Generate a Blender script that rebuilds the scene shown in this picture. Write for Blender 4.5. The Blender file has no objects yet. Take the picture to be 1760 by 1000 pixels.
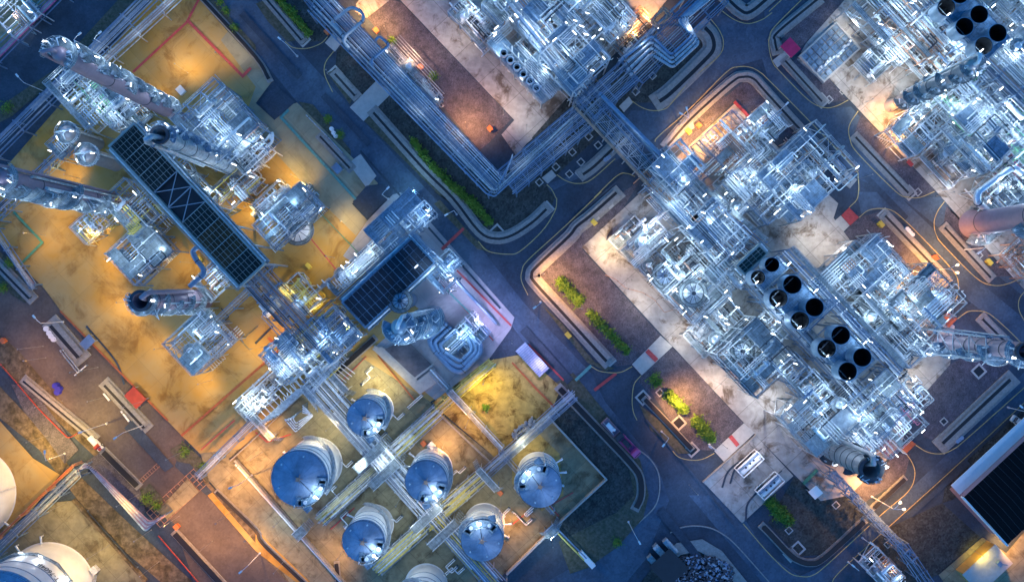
import bpy, math, random
from mathutils import Vector, Matrix
R = math.radians
scene = bpy.context.scene
# ------------------------------------------------------------------ camera
H = 180.0                       # drone height, looking straight down
cam = bpy.data.cameras.new('camera'); cam.sensor_width = 36.0; cam.lens = 36.0*H/264.0
cam.clip_start = 1; cam.clip_end = 3000
cam_o = bpy.data.objects.new('camera', cam); scene.collection.objects.link(cam_o)
cam_o.location = (0, 0, H); cam_o.rotation_euler = (0, 0, 0)
scene.camera = cam_o
# ------------------------------------------------------------------ sky, sun, exposure
EXPO = 2.18
SKY = 0.15
SUN_EL = R(2.0)
w = bpy.data.worlds.new("World"); scene.world = w; w.use_nodes = True
nt = w.node_tree; nt.nodes.clear()
out = nt.nodes.new('ShaderNodeOutputWorld'); bg = nt.nodes.new('ShaderNodeBackground')
sky = nt.nodes.new('ShaderNodeTexSky'); sky.sky_type = 'NISHITA'; sky.sun_disc = False
sky.sun_elevation = SUN_EL; sky.sun_rotation = R(250); sky.ozone_density = 6.0; sky.dust_density = 0.3
mixc = nt.nodes.new('ShaderNodeMix'); mixc.data_type = 'RGBA'; mixc.blend_type = 'MULTIPLY'
mixc.inputs[0].default_value = 1.0; mixc.inputs[7].default_value = (0.80, 1.84, 1.58, 1)
nt.links.new(sky.outputs[0], mixc.inputs[6]); nt.links.new(mixc.outputs[2], bg.inputs[0])
bg.inputs[1].default_value = SKY
nt.links.new(bg.outputs[0], out.inputs[0])
sun = bpy.data.lights.new('sun', 'SUN'); sun.energy = 0.10; sun.angle = R(12); sun.color = (0.55, 0.72, 1.0)
sun_o = bpy.data.objects.new('sun', sun); scene.collection.objects.link(sun_o)
sun_o.rotation_euler = (R(35), R(20), 0)
vs = scene.view_settings; vs.view_transform = 'Standard'; vs.look = 'None'; vs.exposure = EXPO; vs.gamma = 1
scene.cycles.use_denoising = True
scene.cycles.max_bounces = 5; scene.cycles.diffuse_bounces = 2; scene.cycles.glossy_bounces = 2
scene.cycles.sample_clamp_indirect = 4.0
SPOW = 0.42     # sodium lamps
CPOW = 0.215     # cool white lamps
# ------------------------------------------------------------------ coordinates
M = 0.15
UD = Vector((0.680, -0.733, 0)); VD = Vector((0.733, 0.680, 0)); TH = math.atan2(-0.733, 0.680)
def W(px, py, z=0.0):
    s = M*(H-z)/H
    return Vector(((px-880)*s, -(py-500)*s, z))
def PX(p):
    s = M*(H-p[2])/H
    return (p[0]/s+880, 500-p[1]/s)
TX = (0, 440, 880, 1320); TY = (0, 330, 660)
def t(c, r, pts): return [(TX[c]+x/2.941, TY[r]+y/2.941) for x, y in pts]
def smooth(pts, n=6):
    """Catmull-Rom through the points"""
    P = [Vector((a[0], a[1])) for a in pts]
    if len(P) < 3: return [tuple(p) for p in P]
    o = []
    for i in range(len(P)-1):
        p0 = P[i-1] if i else P[0]*2-P[1]; p1 = P[i]; p2 = P[i+1]; p3 = P[i+2] if i+2 < len(P) else P[-1]*2-P[-2]
        for k in range(n):
            s = k/n
            o.append(tuple(0.5*((2*p1)+(p2-p0)*s+(2*p0-5*p1+4*p2-p3)*s*s+(3*p1-p0-3*p2+p3)*s**3)))
    o.append(tuple(P[-1])); return o
# ------------------------------------------------------------------ materials
MATS = {}
def mat(name, col, rough=0.6, metal=0.0, var=0.18, scale=0.6, bump=0.0, bscale=4.0, col2=None, emit=None, es=0.0, extra=None):
    m = bpy.data.materials.new(name); m.use_nodes = True; n = m.node_tree; N = n.nodes; L = n.links
    b = N['Principled BSDF']; b.inputs['Roughness'].default_value = rough; b.inputs['Metallic'].default_value = metal
    tc = N.new('ShaderNodeTexCoord'); geo = N.new('ShaderNodeNewGeometry')
    ns = N.new('ShaderNodeTexNoise'); ns.inputs['Scale'].default_value = scale; ns.inputs['Detail'].default_value = 6
    ns.inputs['Roughness'].default_value = 0.65
    L.new(geo.outputs['Position'], ns.inputs['Vector'])
    cr = N.new('ShaderNodeValToRGB'); L.new(ns.outputs['Fac'], cr.inputs[0])
    c2 = col2 or tuple(min(1, c*(1+var)) for c in col)
    c1 = col if col2 else tuple(c*(1-var) for c in col)
    cr.color_ramp.elements[0].position = 0.34; cr.color_ramp.elements[1].position = 0.66
    cr.color_ramp.elements[0].color = (*c1, 1); cr.color_ramp.elements[1].color = (*c2, 1)
    last = cr.outputs[0]
    if extra: last = extra(N, L, geo, last)
    L.new(last, b.inputs['Base Color'])
    if bump:
        n2 = N.new('ShaderNodeTexNoise'); n2.inputs['Scale'].default_value = bscale; n2.inputs['Detail'].default_value = 4
        L.new(geo.outputs['Position'], n2.inputs['Vector'])
        bp = N.new('ShaderNodeBump'); bp.inputs['Strength'].default_value = bump; bp.inputs['Distance'].default_value = 0.05
        L.new(n2.outputs['Fac'], bp.inputs['Height']); L.new(bp.outputs[0], b.inputs['Normal'])
    if emit:
        b.inputs['Emission Color'].default_value = (*emit, 1); b.inputs['Emission Strength'].default_value = es
    MATS[name] = m; return m
def x_joints(size=6.0, dark=0.55, wdt=0.02):
    def f(N, L, geo, last):
        mp = N.new('ShaderNodeMapping'); mp.vector_type = 'POINT'; mp.inputs['Rotation'].default_value = (0, 0, -TH)
        L.new(geo.outputs['Position'], mp.inputs['Vector'])
        br = N.new('ShaderNodeTexBrick'); br.offset = 0; br.inputs['Scale'].default_value = 1.0
        br.inputs['Brick Width'].default_value = size; br.inputs['Row Height'].default_value = size
        br.inputs['Mortar Size'].default_value = wdt*size*0.5; br.inputs['Mortar Smooth'].default_value = 0.3
        br.inputs['Color1'].default_value = (1, 1, 1, 1); br.inputs['Color2'].default_value = (0.88, 0.88, 0.88, 1); br.inputs['Mortar'].default_value = (dark, dark, dark, 1)
        L.new(mp.outputs[0], br.inputs['Vector'])
        mx = N.new('ShaderNodeMix'); mx.data_type = 'RGBA'; mx.blend_type = 'MULTIPLY'; mx.inputs[0].default_value = 1
        L.new(last, mx.inputs[6]); L.new(br.outputs['Color'], mx.inputs[7])
        return mx.outputs[2]
    return f
def x_stain(scale=0.09, lo=0.38, hi=0.5, dark=(0.35, 0.3, 0.26), then=None, fine=0.0, fs=3.0):
    def f(N, L, geo, last):
        if then: last = then(N, L, geo, last)
        ns = N.new('ShaderNodeTexNoise'); ns.inputs['Scale'].default_value = scale; ns.inputs['Detail'].default_value = 9; ns.inputs['Roughness'].default_value = 0.7
        ns.inputs['Distortion'].default_value = 0.6
        L.new(geo.outputs['Position'], ns.inputs['Vector'])
        cr = N.new('ShaderNodeValToRGB'); cr.color_ramp.elements[0].position = lo; cr.color_ramp.elements[1].position = hi
        cr.color_ramp.elements[0].color = (*dark, 1); cr.color_ramp.elements[1].color = (1, 1, 1, 1)
        L.new(ns.outputs['Fac'], cr.inputs[0])
        mx = N.new('ShaderNodeMix'); mx.data_type = 'RGBA'; mx.blend_type = 'MULTIPLY'; mx.inputs[0].default_value = 1
        L.new(last, mx.inputs[6]); L.new(cr.outputs[0], mx.inputs[7]); last = mx.outputs[2]
        if fine:
            vo = N.new('ShaderNodeTexVoronoi'); vo.inputs['Scale'].default_value = fs
            L.new(geo.outputs['Position'], vo.inputs['Vector'])
            c3 = N.new('ShaderNodeValToRGB'); c3.color_ramp.elements[0].color = (1-fine, 1-fine, 1-fine, 1); c3.color_ramp.elements[1].color = (1+fine, 1+fine, 1+fine, 1)
            L.new(vo.outputs['Color'], c3.inputs[0])
            m3 = N.new('ShaderNodeMix'); m3.data_type = 'RGBA'; m3.blend_type = 'MULTIPLY'; m3.inputs[0].default_value = 1
            L.new(last, m3.inputs[6]); L.new(c3.outputs[0], m3.inputs[7]); last = m3.outputs[2]
        return last
    return f
mat('asphalt', (0.045, 0.066, 0.092), 0.9, var=0.25, scale=0.15, extra=x_stain(0.05, 0.3, 0.6, (0.7, 0.7, 0.75), fine=0.2, fs=2.5))  # dusk blue is put into the asphalt colour
mat('road_lamp_tint', (0.12, 0.098, 0.085), 0.9, var=0.15, scale=0.15, extra=x_stain(0.07, 0.3, 0.6, (0.75, 0.72, 0.7), fine=0.15, fs=2.0))  # same asphalt, with the warmth of the sodium lamps put into its colour
mat('road', (0.068, 0.105, 0.148), 0.9, var=0.15, scale=0.2, extra=x_stain(0.09, 0.36, 0.56, (0.62, 0.64, 0.7), fine=0.18, fs=2.0))  # grey asphalt that carries the blue evening light in its colour
mat('concrete', (0.42, 0.32, 0.145), 0.85, scale=0.045, col2=(0.46, 0.25, 0.035), extra=x_stain(0.12, 0.36, 0.5, (0.6, 0.52, 0.42), then=x_joints(7.5, 0.74, 0.014)))  # the gold of the sodium lamps is mixed into this colour
mat('concrete_oily', (0.40, 0.37, 0.33), 0.8, var=0.2, scale=0.5, extra=x_stain(0.16, 0.37, 0.48, (0.34, 0.28, 0.23), then=x_joints(9.0)))
mat('concrete_lilac', (0.36, 0.36, 0.37), 0.8, var=0.12, scale=0.2, extra=x_stain(0.1, 0.34, 0.5, (0.7, 0.7, 0.75), then=x_joints(6.0, 0.7, 0.014)))
mat('concrete_drab', (0.34, 0.31, 0.20), 0.85, var=0.12, scale=0.2, extra=x_stain(0.1, 0.34, 0.5, (0.7, 0.66, 0.6), then=x_joints(6.0, 0.7, 0.014)))
mat('concrete_grey', (0.25, 0.225, 0.135), 0.85, var=0.2, scale=0.5, extra=x_stain(0.2, 0.36, 0.48, (0.5, 0.45, 0.4), then=x_joints(5.0)))
mat('slab', (0.42, 0.41, 0.38), 0.85, var=0.1, scale=1.0)
mat('kerb', (0.27, 0.265, 0.245), 0.85, var=0.2, scale=1.5)
mat('gravel', (0.098, 0.092, 0.108), 0.95, var=0.3, scale=0.5, bump=0.6, bscale=6, extra=x_stain(0.06, 0.3, 0.6, (0.7, 0.68, 0.75), fine=0.45, fs=4.5))
mat('dark_gravel', (0.05, 0.055, 0.052), 0.95, var=0.35, scale=0.4, extra=x_stain(0.06, 0.3, 0.6, (0.6, 0.7, 0.65), fine=0.6, fs=2.4))
mat('basin', (0.13, 0.12, 0.125), 0.35, var=0.4, scale=0.3)
mat('cooler_frame', (0.34, 0.36, 0.33), 0.5, 0.2, var=0.15)
mat('sand', (0.36, 0.27, 0.09), 0.95, var=0.3, scale=0.5, extra=x_stain(0.2, 0.38, 0.5, (0.35, 0.28, 0.2)))
mat('soil', (0.15, 0.115, 0.07), 0.95, var=0.45, scale=0.8, bump=0.5, bscale=2, extra=x_stain(0.3, 0.4, 0.55, (0.5, 0.5, 0.4)))
mat('verge', (0.045, 0.055, 0.03), 0.95, var=0.4, scale=1.2, col2=(0.12, 0.115, 0.085), bump=0.5)
mat('shaded_bed', (0.012, 0.012, 0.014), 0.6)  # near black: shade of the deep channel is put into the colour
mat('red_paint', (0.42, 0.06, 0.06), 0.7, var=0.2, scale=1.5)
mat('hydrant_orange', (0.60, 0.16, 0.05), 0.6)
mat('orange_paint', (0.38, 0.10, 0.035), 0.7, var=0.2, scale=1.5)
mat('green_paint', (0.08, 0.26, 0.15), 0.7, var=0.2, scale=1.5)
mat('teal_paint', (0.10, 0.30, 0.27), 0.7, var=0.2, scale=1.5)
mat('yellow_paint', (0.50, 0.38, 0.14), 0.7, var=0.2, scale=1.5)
mat('white_paint', (0.78, 0.78, 0.76), 0.5, var=0.05)
mat('silver', (0.70, 0.73, 0.76), 0.36, 0.4, var=0.25, scale=1.3)
mat('silver_dull', (0.42, 0.45, 0.47), 0.45, 0.35, var=0.35, scale=1.3)
mat('steel', (0.33, 0.36, 0.40), 0.5, 0.2, var=0.2, scale=1.0)
mat('steel_blue', (0.17, 0.25, 0.36), 0.45, 0.3, var=0.2, scale=1.0)
mat('steel_dark', (0.035, 0.045, 0.06), 0.5, 0.2, var=0.2, scale=1.0)
mat('steel_rust', (0.38, 0.22, 0.15), 0.7, 0.1, var=0.3, scale=1.0)
mat('galv', (0.40, 0.45, 0.48), 0.5, 0.35, var=0.25, scale=0.9)
def x_grate(N, L, geo, last): return x_joints(1.25, 0.62, 0.10)(N, L, geo, last)
mat('grating', (0.25, 0.29, 0.30), 0.6, 0.2, var=0.4, scale=0.9, extra=x_grate)
mat('grating_blue', (0.17, 0.25, 0.33), 0.6, 0.2, var=0.4, scale=0.9, extra=x_grate)
mat('grating_blue_plain', (0.24, 0.32, 0.40), 0.5, 0.3, var=0.2)
mat('violet', (0.31, 0.22, 0.26), 0.5, 0.25, var=0.08, scale=0.8)
mat('clad_grey', (0.42, 0.38, 0.38), 0.4, 0.45, var=0.12, scale=0.8)
mat('tank_white', (0.74, 0.74, 0.74), 0.45, var=0.05, scale=0.5)
mat('tank_roof', (0.27, 0.34, 0.44), 0.42, 0.4, var=0.26, scale=0.3, extra=x_stain(0.25, 0.3, 0.5, (0.78, 0.76, 0.74)))  # grey roof; blue of the reflected sky is put into the colour
mat('black', (0.006, 0.006, 0.007), 0.8)
mat('black_blue', (0.015, 0.022, 0.03), 0.6)
mat('louvre_brown', (0.13, 0.075, 0.025), 0.6, 0.1, var=0.4, scale=0.3)
mat('louvre', (0.038, 0.046, 0.042), 0.55, 0.2, var=0.5, scale=0.25)
mat('louvre_blue', (0.018, 0.03, 0.05), 0.5, 0.2, var=0.4, scale=0.25)
mat('pink', (0.42, 0.13, 0.20), 0.6, var=0.2)
mat('magenta', (0.55, 0.02, 0.10), 0.6)
mat('rose', (0.62, 0.10, 0.26), 0.45, var=0.1)
mat('green_pipe', (0.22, 0.50, 0.28), 0.5, var=0.1)
mat('yellow', (0.60, 0.45, 0.06), 0.5, var=0.1)
mat('yellow_pipe', (0.62, 0.50, 0.12), 0.5, var=0.2)
mat('blue_plastic', (0.03, 0.03, 0.35), 0.5)
mat('red', (0.36, 0.045, 0.025), 0.55)
mat('glass', (0.02, 0.03, 0.05), 0.1)
mat('leaf', (0.075, 0.20, 0.015), 0.7, var=0.5, scale=1.6, col2=(0.16, 0.27, 0.03))
mat('leaf_dark', (0.025, 0.07, 0.015), 0.7, var=0.5, scale=1.6)
mat('lamp_cool', (0.8, 0.8, 0.8), emit=(0.86, 0.95, 1.0), es=2.2)
mat('lamp_warm', (0.8, 0.8, 0.8), emit=(1.0, 0.60, 0.24), es=2.2)
mat('tread', (0.03, 0.03, 0.03), 0.9)
MATS['black'].node_tree.nodes['Principled BSDF'].inputs['Specular IOR Level'].default_value = 0.1
# ------------------------------------------------------------------ mesh collector
class MB:
    def __init__(s): s.v = []; s.f = []; s.m = []; s.cur = 0
    def add(s, vs, fs):
        b = len(s.v); s.v += [tuple(v) for v in vs]; s.f += [tuple(i+b for i in f) for f in fs]; s.m += [s.cur]*len(fs); return s
    def box(s, cx, cy, cz, sx, sy, sz, rot=0.0):
        c, n = math.cos(rot), math.sin(rot); v = []
        for z in (-.5, .5):
            for x, y in ((-.5, -.5), (.5, -.5), (.5, .5), (-.5, .5)):
                X, Y = x*sx, y*sy; v.append((cx+X*c-Y*n, cy+X*n+Y*c, cz+z*sz))
        return s.add(v, [(3, 2, 1, 0), (4, 5, 6, 7), (0, 1, 5, 4), (1, 2, 6, 5), (2, 3, 7, 6), (3, 0, 4, 7)])
    def bar(s, p, q, wd, ht=None):
        p = Vector(p); q = Vector(q); d = q-p; L = d.length
        if L < 1e-4: return s
        d /= L; ht = ht or wd
        a = d.cross(Vector((0, 0, 1)))
        if a.length < 1e-3: a = Vector((1, 0, 0))
        a.normalize(); b = a.cross(d)
        v = []
        for o in (p, q):
            for x, y in ((-.5, -.5), (.5, -.5), (.5, .5), (-.5, .5)): v.append(o+a*x*wd+b*y*ht)
        return s.add(v, [(3, 2, 1, 0), (4, 5, 6, 7), (0, 1, 5, 4), (1, 2, 6, 5), (2, 3, 7, 6), (3, 0, 4, 7)])
    def tube(s, pts, r, n=6, caps=True, closed=False):
        P = [Vector(p) for p in pts]; k = len(P); rings = []; v = []
        for i in range(k):
            if closed: d0 = (P[i]-P[i-1]).normalized(); d1 = (P[(i+1) % k]-P[i]).normalized()
            else:
                d0 = (P[i]-P[i-1]).normalized() if i else (P[1]-P[0]).normalized()
                d1 = (P[i+1]-P[i]).normalized() if i < k-1 else d0
            tn = d0+d1
            tn = tn.normalized() if tn.length > 1e-4 else d0
            if i == 0:
                a = tn.cross(Vector((0, 0, 1)))
                if a.length < 0.05: a = Vector((1, 0, 0))
                a = (a-tn*a.dot(tn)).normalized()
            else:
                a = (a-tn*a.dot(tn))
                a = a.normalized() if a.length > 1e-4 else tn.orthogonal().normalized()
            b = tn.cross(a); sc = 1/max(0.5, math.sqrt(max(0.0, (1+d0.dot(d1))/2)))
            rr = r[i] if isinstance(r, (list, tuple)) else r
            for j in range(n):
                an = 2*math.pi*j/n; v.append(P[i]+(a*math.cos(an)+b*math.sin(an))*rr*(sc if 0 < i < k-1 else 1))
        f = []
        for i in range(k if closed else k-1):
            i2 = (i+1) % k
            for j in range(n): f.append((i*n+j, i*n+(j+1) % n, i2*n+(j+1) % n, i2*n+j))
        if caps and not closed: f += [tuple(range(n))[::-1], tuple((k-1)*n+j for j in range(n))]
        return s.add(v, f)
    def lathe(s, prof, cx=0, cy=0, n=24, a0=0.0, a1=2*math.pi, cap=True):
        full = abs(a1-a0-2*math.pi) < 1e-6; m = n if full else n+1; v = []; f = []
        for r, z in prof:
            for j in range(m):
                an = a0+(a1-a0)*j/n; v.append((cx+r*math.cos(an), cy+r*math.sin(an), z))
        for i in range(len(prof)-1):
            for j in range(n):
                j2 = (j+1) % m; f.append((i*m+j, i*m+j2, (i+1)*m+j2, (i+1)*m+j))
        return s.add(v, f)
    def cyl(s, cx, cy, z0, z1, r0, r1=None, n=12):
        r1 = r0 if r1 is None else r1
        return s.lathe([(0.001, z0), (r0, z0), (r1, z1), (0.001, z1)], cx, cy, n)
    def prism(s, poly, z0, z1):
        n = len(poly); v = [(x, y, z0) for x, y in poly]+[(x, y, z1) for x, y in poly]
        f = [tuple(range(n))[::-1], tuple(range(n, 2*n))]+[(i, (i+1) % n, n+(i+1) % n, n+i) for i in range(n)]
        return s.add(v, f)
    def hcyl(s, p, q, r, n=10, dome=0.0):
        p = Vector(p); q = Vector(q); d = (q-p).normalized()
        if dome: return s.tube([p-d*dome, p-d*dome*0.7, p, q, q+d*dome*0.7, q+d*dome], [r*0.15, r*0.72, r, r, r*0.72, r*0.15], n)
        return s.tube([p, q], r, n)
    def build(s, name, m, parent=None, smooth=False):
        me = bpy.data.meshes.new(name); me.from_pydata(s.v, [], s.f)
        for x in (m if isinstance(m, (list, tuple)) else [m]): me.materials.append(MATS[x])
        if any(s.m): me.polygons.foreach_set('material_index', s.m)
        me.validate()
        if smooth:
            me.polygons.foreach_set('use_smooth', [True]*len(me.polygons))
            try: me.set_sharp_from_angle(angle=R(40))
            except Exception: pass
        me.update()
        o = bpy.data.objects.new(name, me); scene.collection.objects.link(o)
        if parent: o.parent = parent
        return o
NAUTO = []
def tag(o, label, cat, group=None, kind=None):
    if label: o['label'] = label
    if cat: o['category'] = cat
    if group: o['group'] = group
    if kind: o['kind'] = kind
    return o
def auto(o, base, cat, group=None, at=None):
    """label finished at the end of the script: base + the landmark it stands by"""
    o['category'] = cat
    if group: o['group'] = group
    NAUTO.append((o, base, at)); return o
def thing(name, loc, rot=TH):
    o = bpy.data.objects.new(name, None); o.empty_display_size = 0.5; scene.collection.objects.link(o)
    o.location = loc; o.rotation_euler = (0, 0, rot); return o
def tonear(o, p):   # world -> local of thing
    return o.matrix_basis.inverted() @ Vector(p)
NL = [0]
def light(parent, loc, power, col, kind='POINT', rad=0.25, cone=150, blend=0.6, aim=None):
    L = bpy.data.lights.new('lamp_light', kind); L.energy = power; L.color = col; L.shadow_soft_size = rad
    if kind == 'SPOT': L.spot_size = R(cone); L.spot_blend = blend
    o = bpy.data.objects.new('lamp_light', L); scene.collection.objects.link(o); o.location = loc
    if parent: o.parent = parent
    if aim is not None: o.rotation_euler = Vector(aim).to_track_quat('-Z', 'Y').to_euler()
    NL[0] += 1; return o
COOL = (0.62, 0.82, 1.0); COOLB = (0.42, 0.68, 1.0); NEUT = (0.85, 0.95, 0.9); WARM = (1.0, 0.62, 0.14); ORNG = (1.0, 0.46, 0.13); YEL = (1.0, 0.72, 0.10)
# ------------------------------------------------------------------ the ground
ZL = [0.004]
def sheet(name, pts, m, z=None, lab=None):
    if z is None: ZL[0] += 0.004; z = ZL[0]
    b = MB(); P = [W(x, y) for x, y in pts]
    a = sum(P[i-1].x*P[i].y-P[i].x*P[i-1].y for i in range(len(P)))
    if a < 0: P = P[::-1]
    b.add([(p.x, p.y, z) for p in P], [tuple(range(len(P)))])
    o = b.build(name, m); o['kind'] = 'structure'; return o
def ribbon(name, pts, wd, m, z=None, h=0.0):
    """flat strip (or raised kerb of height h) of width wd metres along a pixel polyline"""
    if z is None: ZL[0] += 0.004; z = ZL[0]
    P = [W(x, y) for x, y in pts]; v = []; n = len(P)
    for i in range(n):
        d0 = (P[i]-P[i-1]).normalized() if i else (P[1]-P[0]).normalized()
        d1 = (P[i+1]-P[i]).normalized() if i < n-1 else d0
        d = (d0+d1).normalized(); nn = Vector((-d.y, d.x, 0)); k = 1/max(0.5, math.sqrt(max(0.01, (1+d0.dot(d1))/2)))
        for sgn in (1, -1): v.append((P[i].x+nn.x*sgn*wd/2*k, P[i].y+nn.y*sgn*wd/2*k))
    b = MB()
    if h:
        V = [(x, y, z) for x, y in v]+[(x, y, z+h) for x, y in v]; q = 2*n; F = []
        for i in range(n-1):
            a, c = 2*i, 2*i+2
            F += [(q+a, q+a+1, q+c+1, q+c), (a, q+a, q+c, c), (a+1, c+1, q+c+1, q+a+1)]
        F += [(0, 1, q+1, q), (2*n-2, q+2*n-2, q+2*n-1, 2*n-1)]
        b.add(V, F)
    else: b.add([(x, y, z) for x, y in v], [(2*i, 2*i+1, 2*i+3, 2*i+2) for i in range(n-1)])
    o = b.build(name, m); o['kind'] = 'structure'; return o
def off(pts, d):
    """offset polyline by d metres (in pixels space)"""
    P = [Vector(p) for p in pts]; o = []
    for i in range(len(P)):
        d0 = (P[i]-P[i-1]).normalized() if i else (P[1]-P[0]).normalized()
        d1 = (P[i+1]-P[i]).normalized() if i < len(P)-1 else d0
        q = (d0+d1).normalized(); k = 1/max(0.5, math.sqrt(max(0.01, (1+d0.dot(d1))/2)))
        o.append((P[i].x-q.y*d/M*k, P[i].y+q.x*d/M*k))
    return o
def drain(pts, wd=2.6, lip=0.6, h=0.35, m='kerb', sm=True, ends=True, bed='shaded_bed'):
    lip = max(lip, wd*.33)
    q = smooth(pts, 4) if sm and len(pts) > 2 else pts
    wide = wd > 2.45; ribbon('drain_floor' if wide else 'shaded_bed', q, wd-lip, m if wide else bed)
    if wide: ribbon('shaded_slot', off(q, wd*.08), wd*.2, bed)  # flat dark strip painted for the shade in the slot
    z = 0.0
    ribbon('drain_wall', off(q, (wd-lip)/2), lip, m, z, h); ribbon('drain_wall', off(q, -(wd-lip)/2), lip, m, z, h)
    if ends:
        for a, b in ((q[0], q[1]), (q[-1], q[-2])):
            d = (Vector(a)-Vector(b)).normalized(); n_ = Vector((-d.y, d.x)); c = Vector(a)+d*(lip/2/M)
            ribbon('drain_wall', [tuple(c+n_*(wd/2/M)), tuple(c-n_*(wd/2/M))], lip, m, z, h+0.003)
b = MB(); b.add([(-900, -900, 0), (900, -900, 0), (900, 900, 0), (-900, 900, 0)], [(0, 1, 2, 3)])
b.build('ground', 'asphalt')['kind'] = 'structure'
# main roads, a touch lighter than the aprons
sheet('road', [(345, -20), (425, -20), (470, 40), (700, 290), (830, 430), (900, 520), (1015, 640), (1040, 690), (1130, 800), (1150, 860), (1110, 960), (1060, 1020), (900, 1020), (1010, 960), (1080, 905), (1095, 850), (1060, 780), (960, 670), (880, 560), (700, 340), (640, 335), (510, 175), (440, 90)], 'road')
sheet('road', t(2, 0, [(130, 1000), (380, 880), (720, 720), (900, 545), (1080, 365), (1140, 335), (1294, 290), (1294, 90), (1190, 125), (1110, 100), (1040, 60), (1000, 100), (1065, 220), (1040, 290), (900, 410), (760, 560), (600, 560), (450, 830), (180, 930)]), 'road')
sheet('road', t(3, 0, [(-30, 300), (0, 230), (-20, 60), (60, 0), (160, 0), (10, 170), (20, 320), (280, 552), (420, 540), (560, 700), (700, 998), (930, 1000), (1294, 1330), (1294, 1500), (700, 1020), (450, 900), (180, 590), (0, 400)]), 'road')
sheet('road', t(3, 1, [(450, 0), (640, 0), (840, 190), (850, 240), (1040, 430), (1294, 640), (1294, 780), (1200, 690), (1000, 540), (800, 260), (690, 140), (560, 85), (470, 110)]), 'road')
sheet('road', t(3, 2, [(1294, -60), (1294, 90), (340, 965), (300, 1000), (-30, 1000), (-400, 560), (-200, 560), (0, 855), (160, 968), (300, 905), (700, 545), (930, 330)]), 'road')
sheet('road', [(60, 440), (105, 534), (240, 670), (320, 750), (300, 800), (330, 830), (560, 1020), (340, 1020), (300, 900), (200, 800), (60, 640), (-20, 560), (-20, 440)], 'road_lamp_tint')
# gravel, verges, soil
GR = [
 t(1, 0, [(560, 90), (680, 0), (735, 15), (1294, 600), (1180, 720), (1130, 760), (960, 560), (700, 250)]),
 t(2, 1, [(355, 290), (560, 85), (650, -60), (520, 30), (300, 215), (125, 395), (130, 450), (300, 640), (480, 860), (530, 880), (605, 870), (750, 725)]),
 t(2, 1, [(810, 785), (1020, 1000), (1022, 1002), (690, 1010), (640, 960), (655, 925)]),
 t(2, 2, [(680, 8), (985, 2), (1170, 195), (1020, 335), (940, 330), (790, 170)]),
 t(3, 1, [(385, 205), (455, 130), (560, 100), (890, 460), (900, 580), (850, 520), (780, 440), (700, 450), (620, 380), (570, 300), (450, 285)]),
 t(3, 1, [(920, 870), (1180, 740), (1240, 870), (1100, 1000), (780, 1004)]),
 t(3, 2, [(780, 6), (1160, 0), (870, 290), (790, 270), (740, 180)]),
 t(2, 0, [(870, 760), (1120, 515), (1240, 640), (1294, 600), (1294, 500), (1220, 400), (1160, 390), (1100, 430), (790, 735)]),
 t(3, 0, [(0, 500), (0, 610), (50, 660), (140, 680), (380, 920), (340, 860)]),
 t(3, 0, [(60, 270), (170, 235), (400, 10), (300, -20), (240, 10), (50, 180)]),
 t(3, 0, [(110, 310), (160, 290), (270, 400), (300, 390), (400, 510), (300, 520)]),
 t(3, 0, [(470, 580), (850, 970), (760, 1000), (700, 980), (430, 690)]),
 t(3, 1, [(900, 70), (1150, 340), (1294, 500), (1294, 420), (1120, 430), (885, 175)]),
 t(3, 2, [(200, 520), (340, 440), (480, 600), (690, 470), (720, 350), (640, 350), (560, 450), (420, 460), (300, 400)]),
]
for g in GR: sheet('gravel_bed', g, 'gravel')
DG = [
 t(2, 0, [(0, 790), (310, 455), (520, 350), (960, 150), (1000, 250), (740, 520), (620, 520), (220, 890), (30, 1000), (-100, 1010)]),
 t(1, 0, [(410, 260), (440, 225), (840, 650), (1200, 980), (1294, 900), (1294, 1020), (1080, 1005), (600, 560), (400, 350)]),
 t(1, 1, [(900, 0), (1294, -60), (1294, 180), (1200, 210), (1120, 170), (960, -10)]),
 t(2, 1, [(0, 0), (170, -40), (215, 30), (190, 100), (0, 230)]),
 t(1, 0, [(60, 0), (240, 0), (380, 150), (330, 210), (250, 215)]),
 t(3, 2, [(0, 700), (130, 470), (260, 520), (330, 470), (490, 650), (280, 860), (150, 870)]),
 t(3, 2, [(620, 720), (880, 600), (1070, 770), (860, 960), (760, 1010), (560, 1010), (500, 840)]),
 t(2, 2, [(180, 170), (240, 30), (430, 230), (610, 400), (650, 520), (600, 650), (500, 760), (330, 900), (210, 720), (475, 475)]),
 t(3, 2, [(940, 580), (1294, 250), (1294, 120), (900, 480), (880, 600)]),
 t(2, 2, [(700, 940), (830, 800), (960, 790), (1080, 900), (1180, 1010), (640, 1010)]),
]
for g in DG: sheet('dark_gravel_bed', g, 'dark_gravel')
sheet('soil_bank', t(0, 2, [(0, 10), (170, 190), (300, 360), (390, 450), (620, 670), (1000, 1020), (840, 1020), (640, 850), (400, 590), (200, 330), (0, 170)]), 'soil')
sheet('soil_bank', [(-20, 560), (30, 600), (200, 800), (180, 800), (-20, 610)], 'soil')
sheet('soil_bank', t(1, 2, [(0, 720), (120, 830), (330, 1020), (180, 1020), (0, 830)]), 'soil')
sheet('soil_bank', t(0, 0, [(0, 620), (0, 540), (310, 330), (350, 350), (60, 590)]), 'verge')
sheet('soil_bank', t(0, 0, [(380, 240), (600, 0), (740, 0), (420, 290)]), 'verge')
sheet('soil_bank', [(950, 660), (985, 640), (1050, 720), (1100, 790), (1115, 850), (1105, 890), (1060, 940), (1010, 975), (980, 985), (960, 930), (1060, 880), (1090, 850), (1080, 800), (1020, 740)], 'verge')
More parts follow.
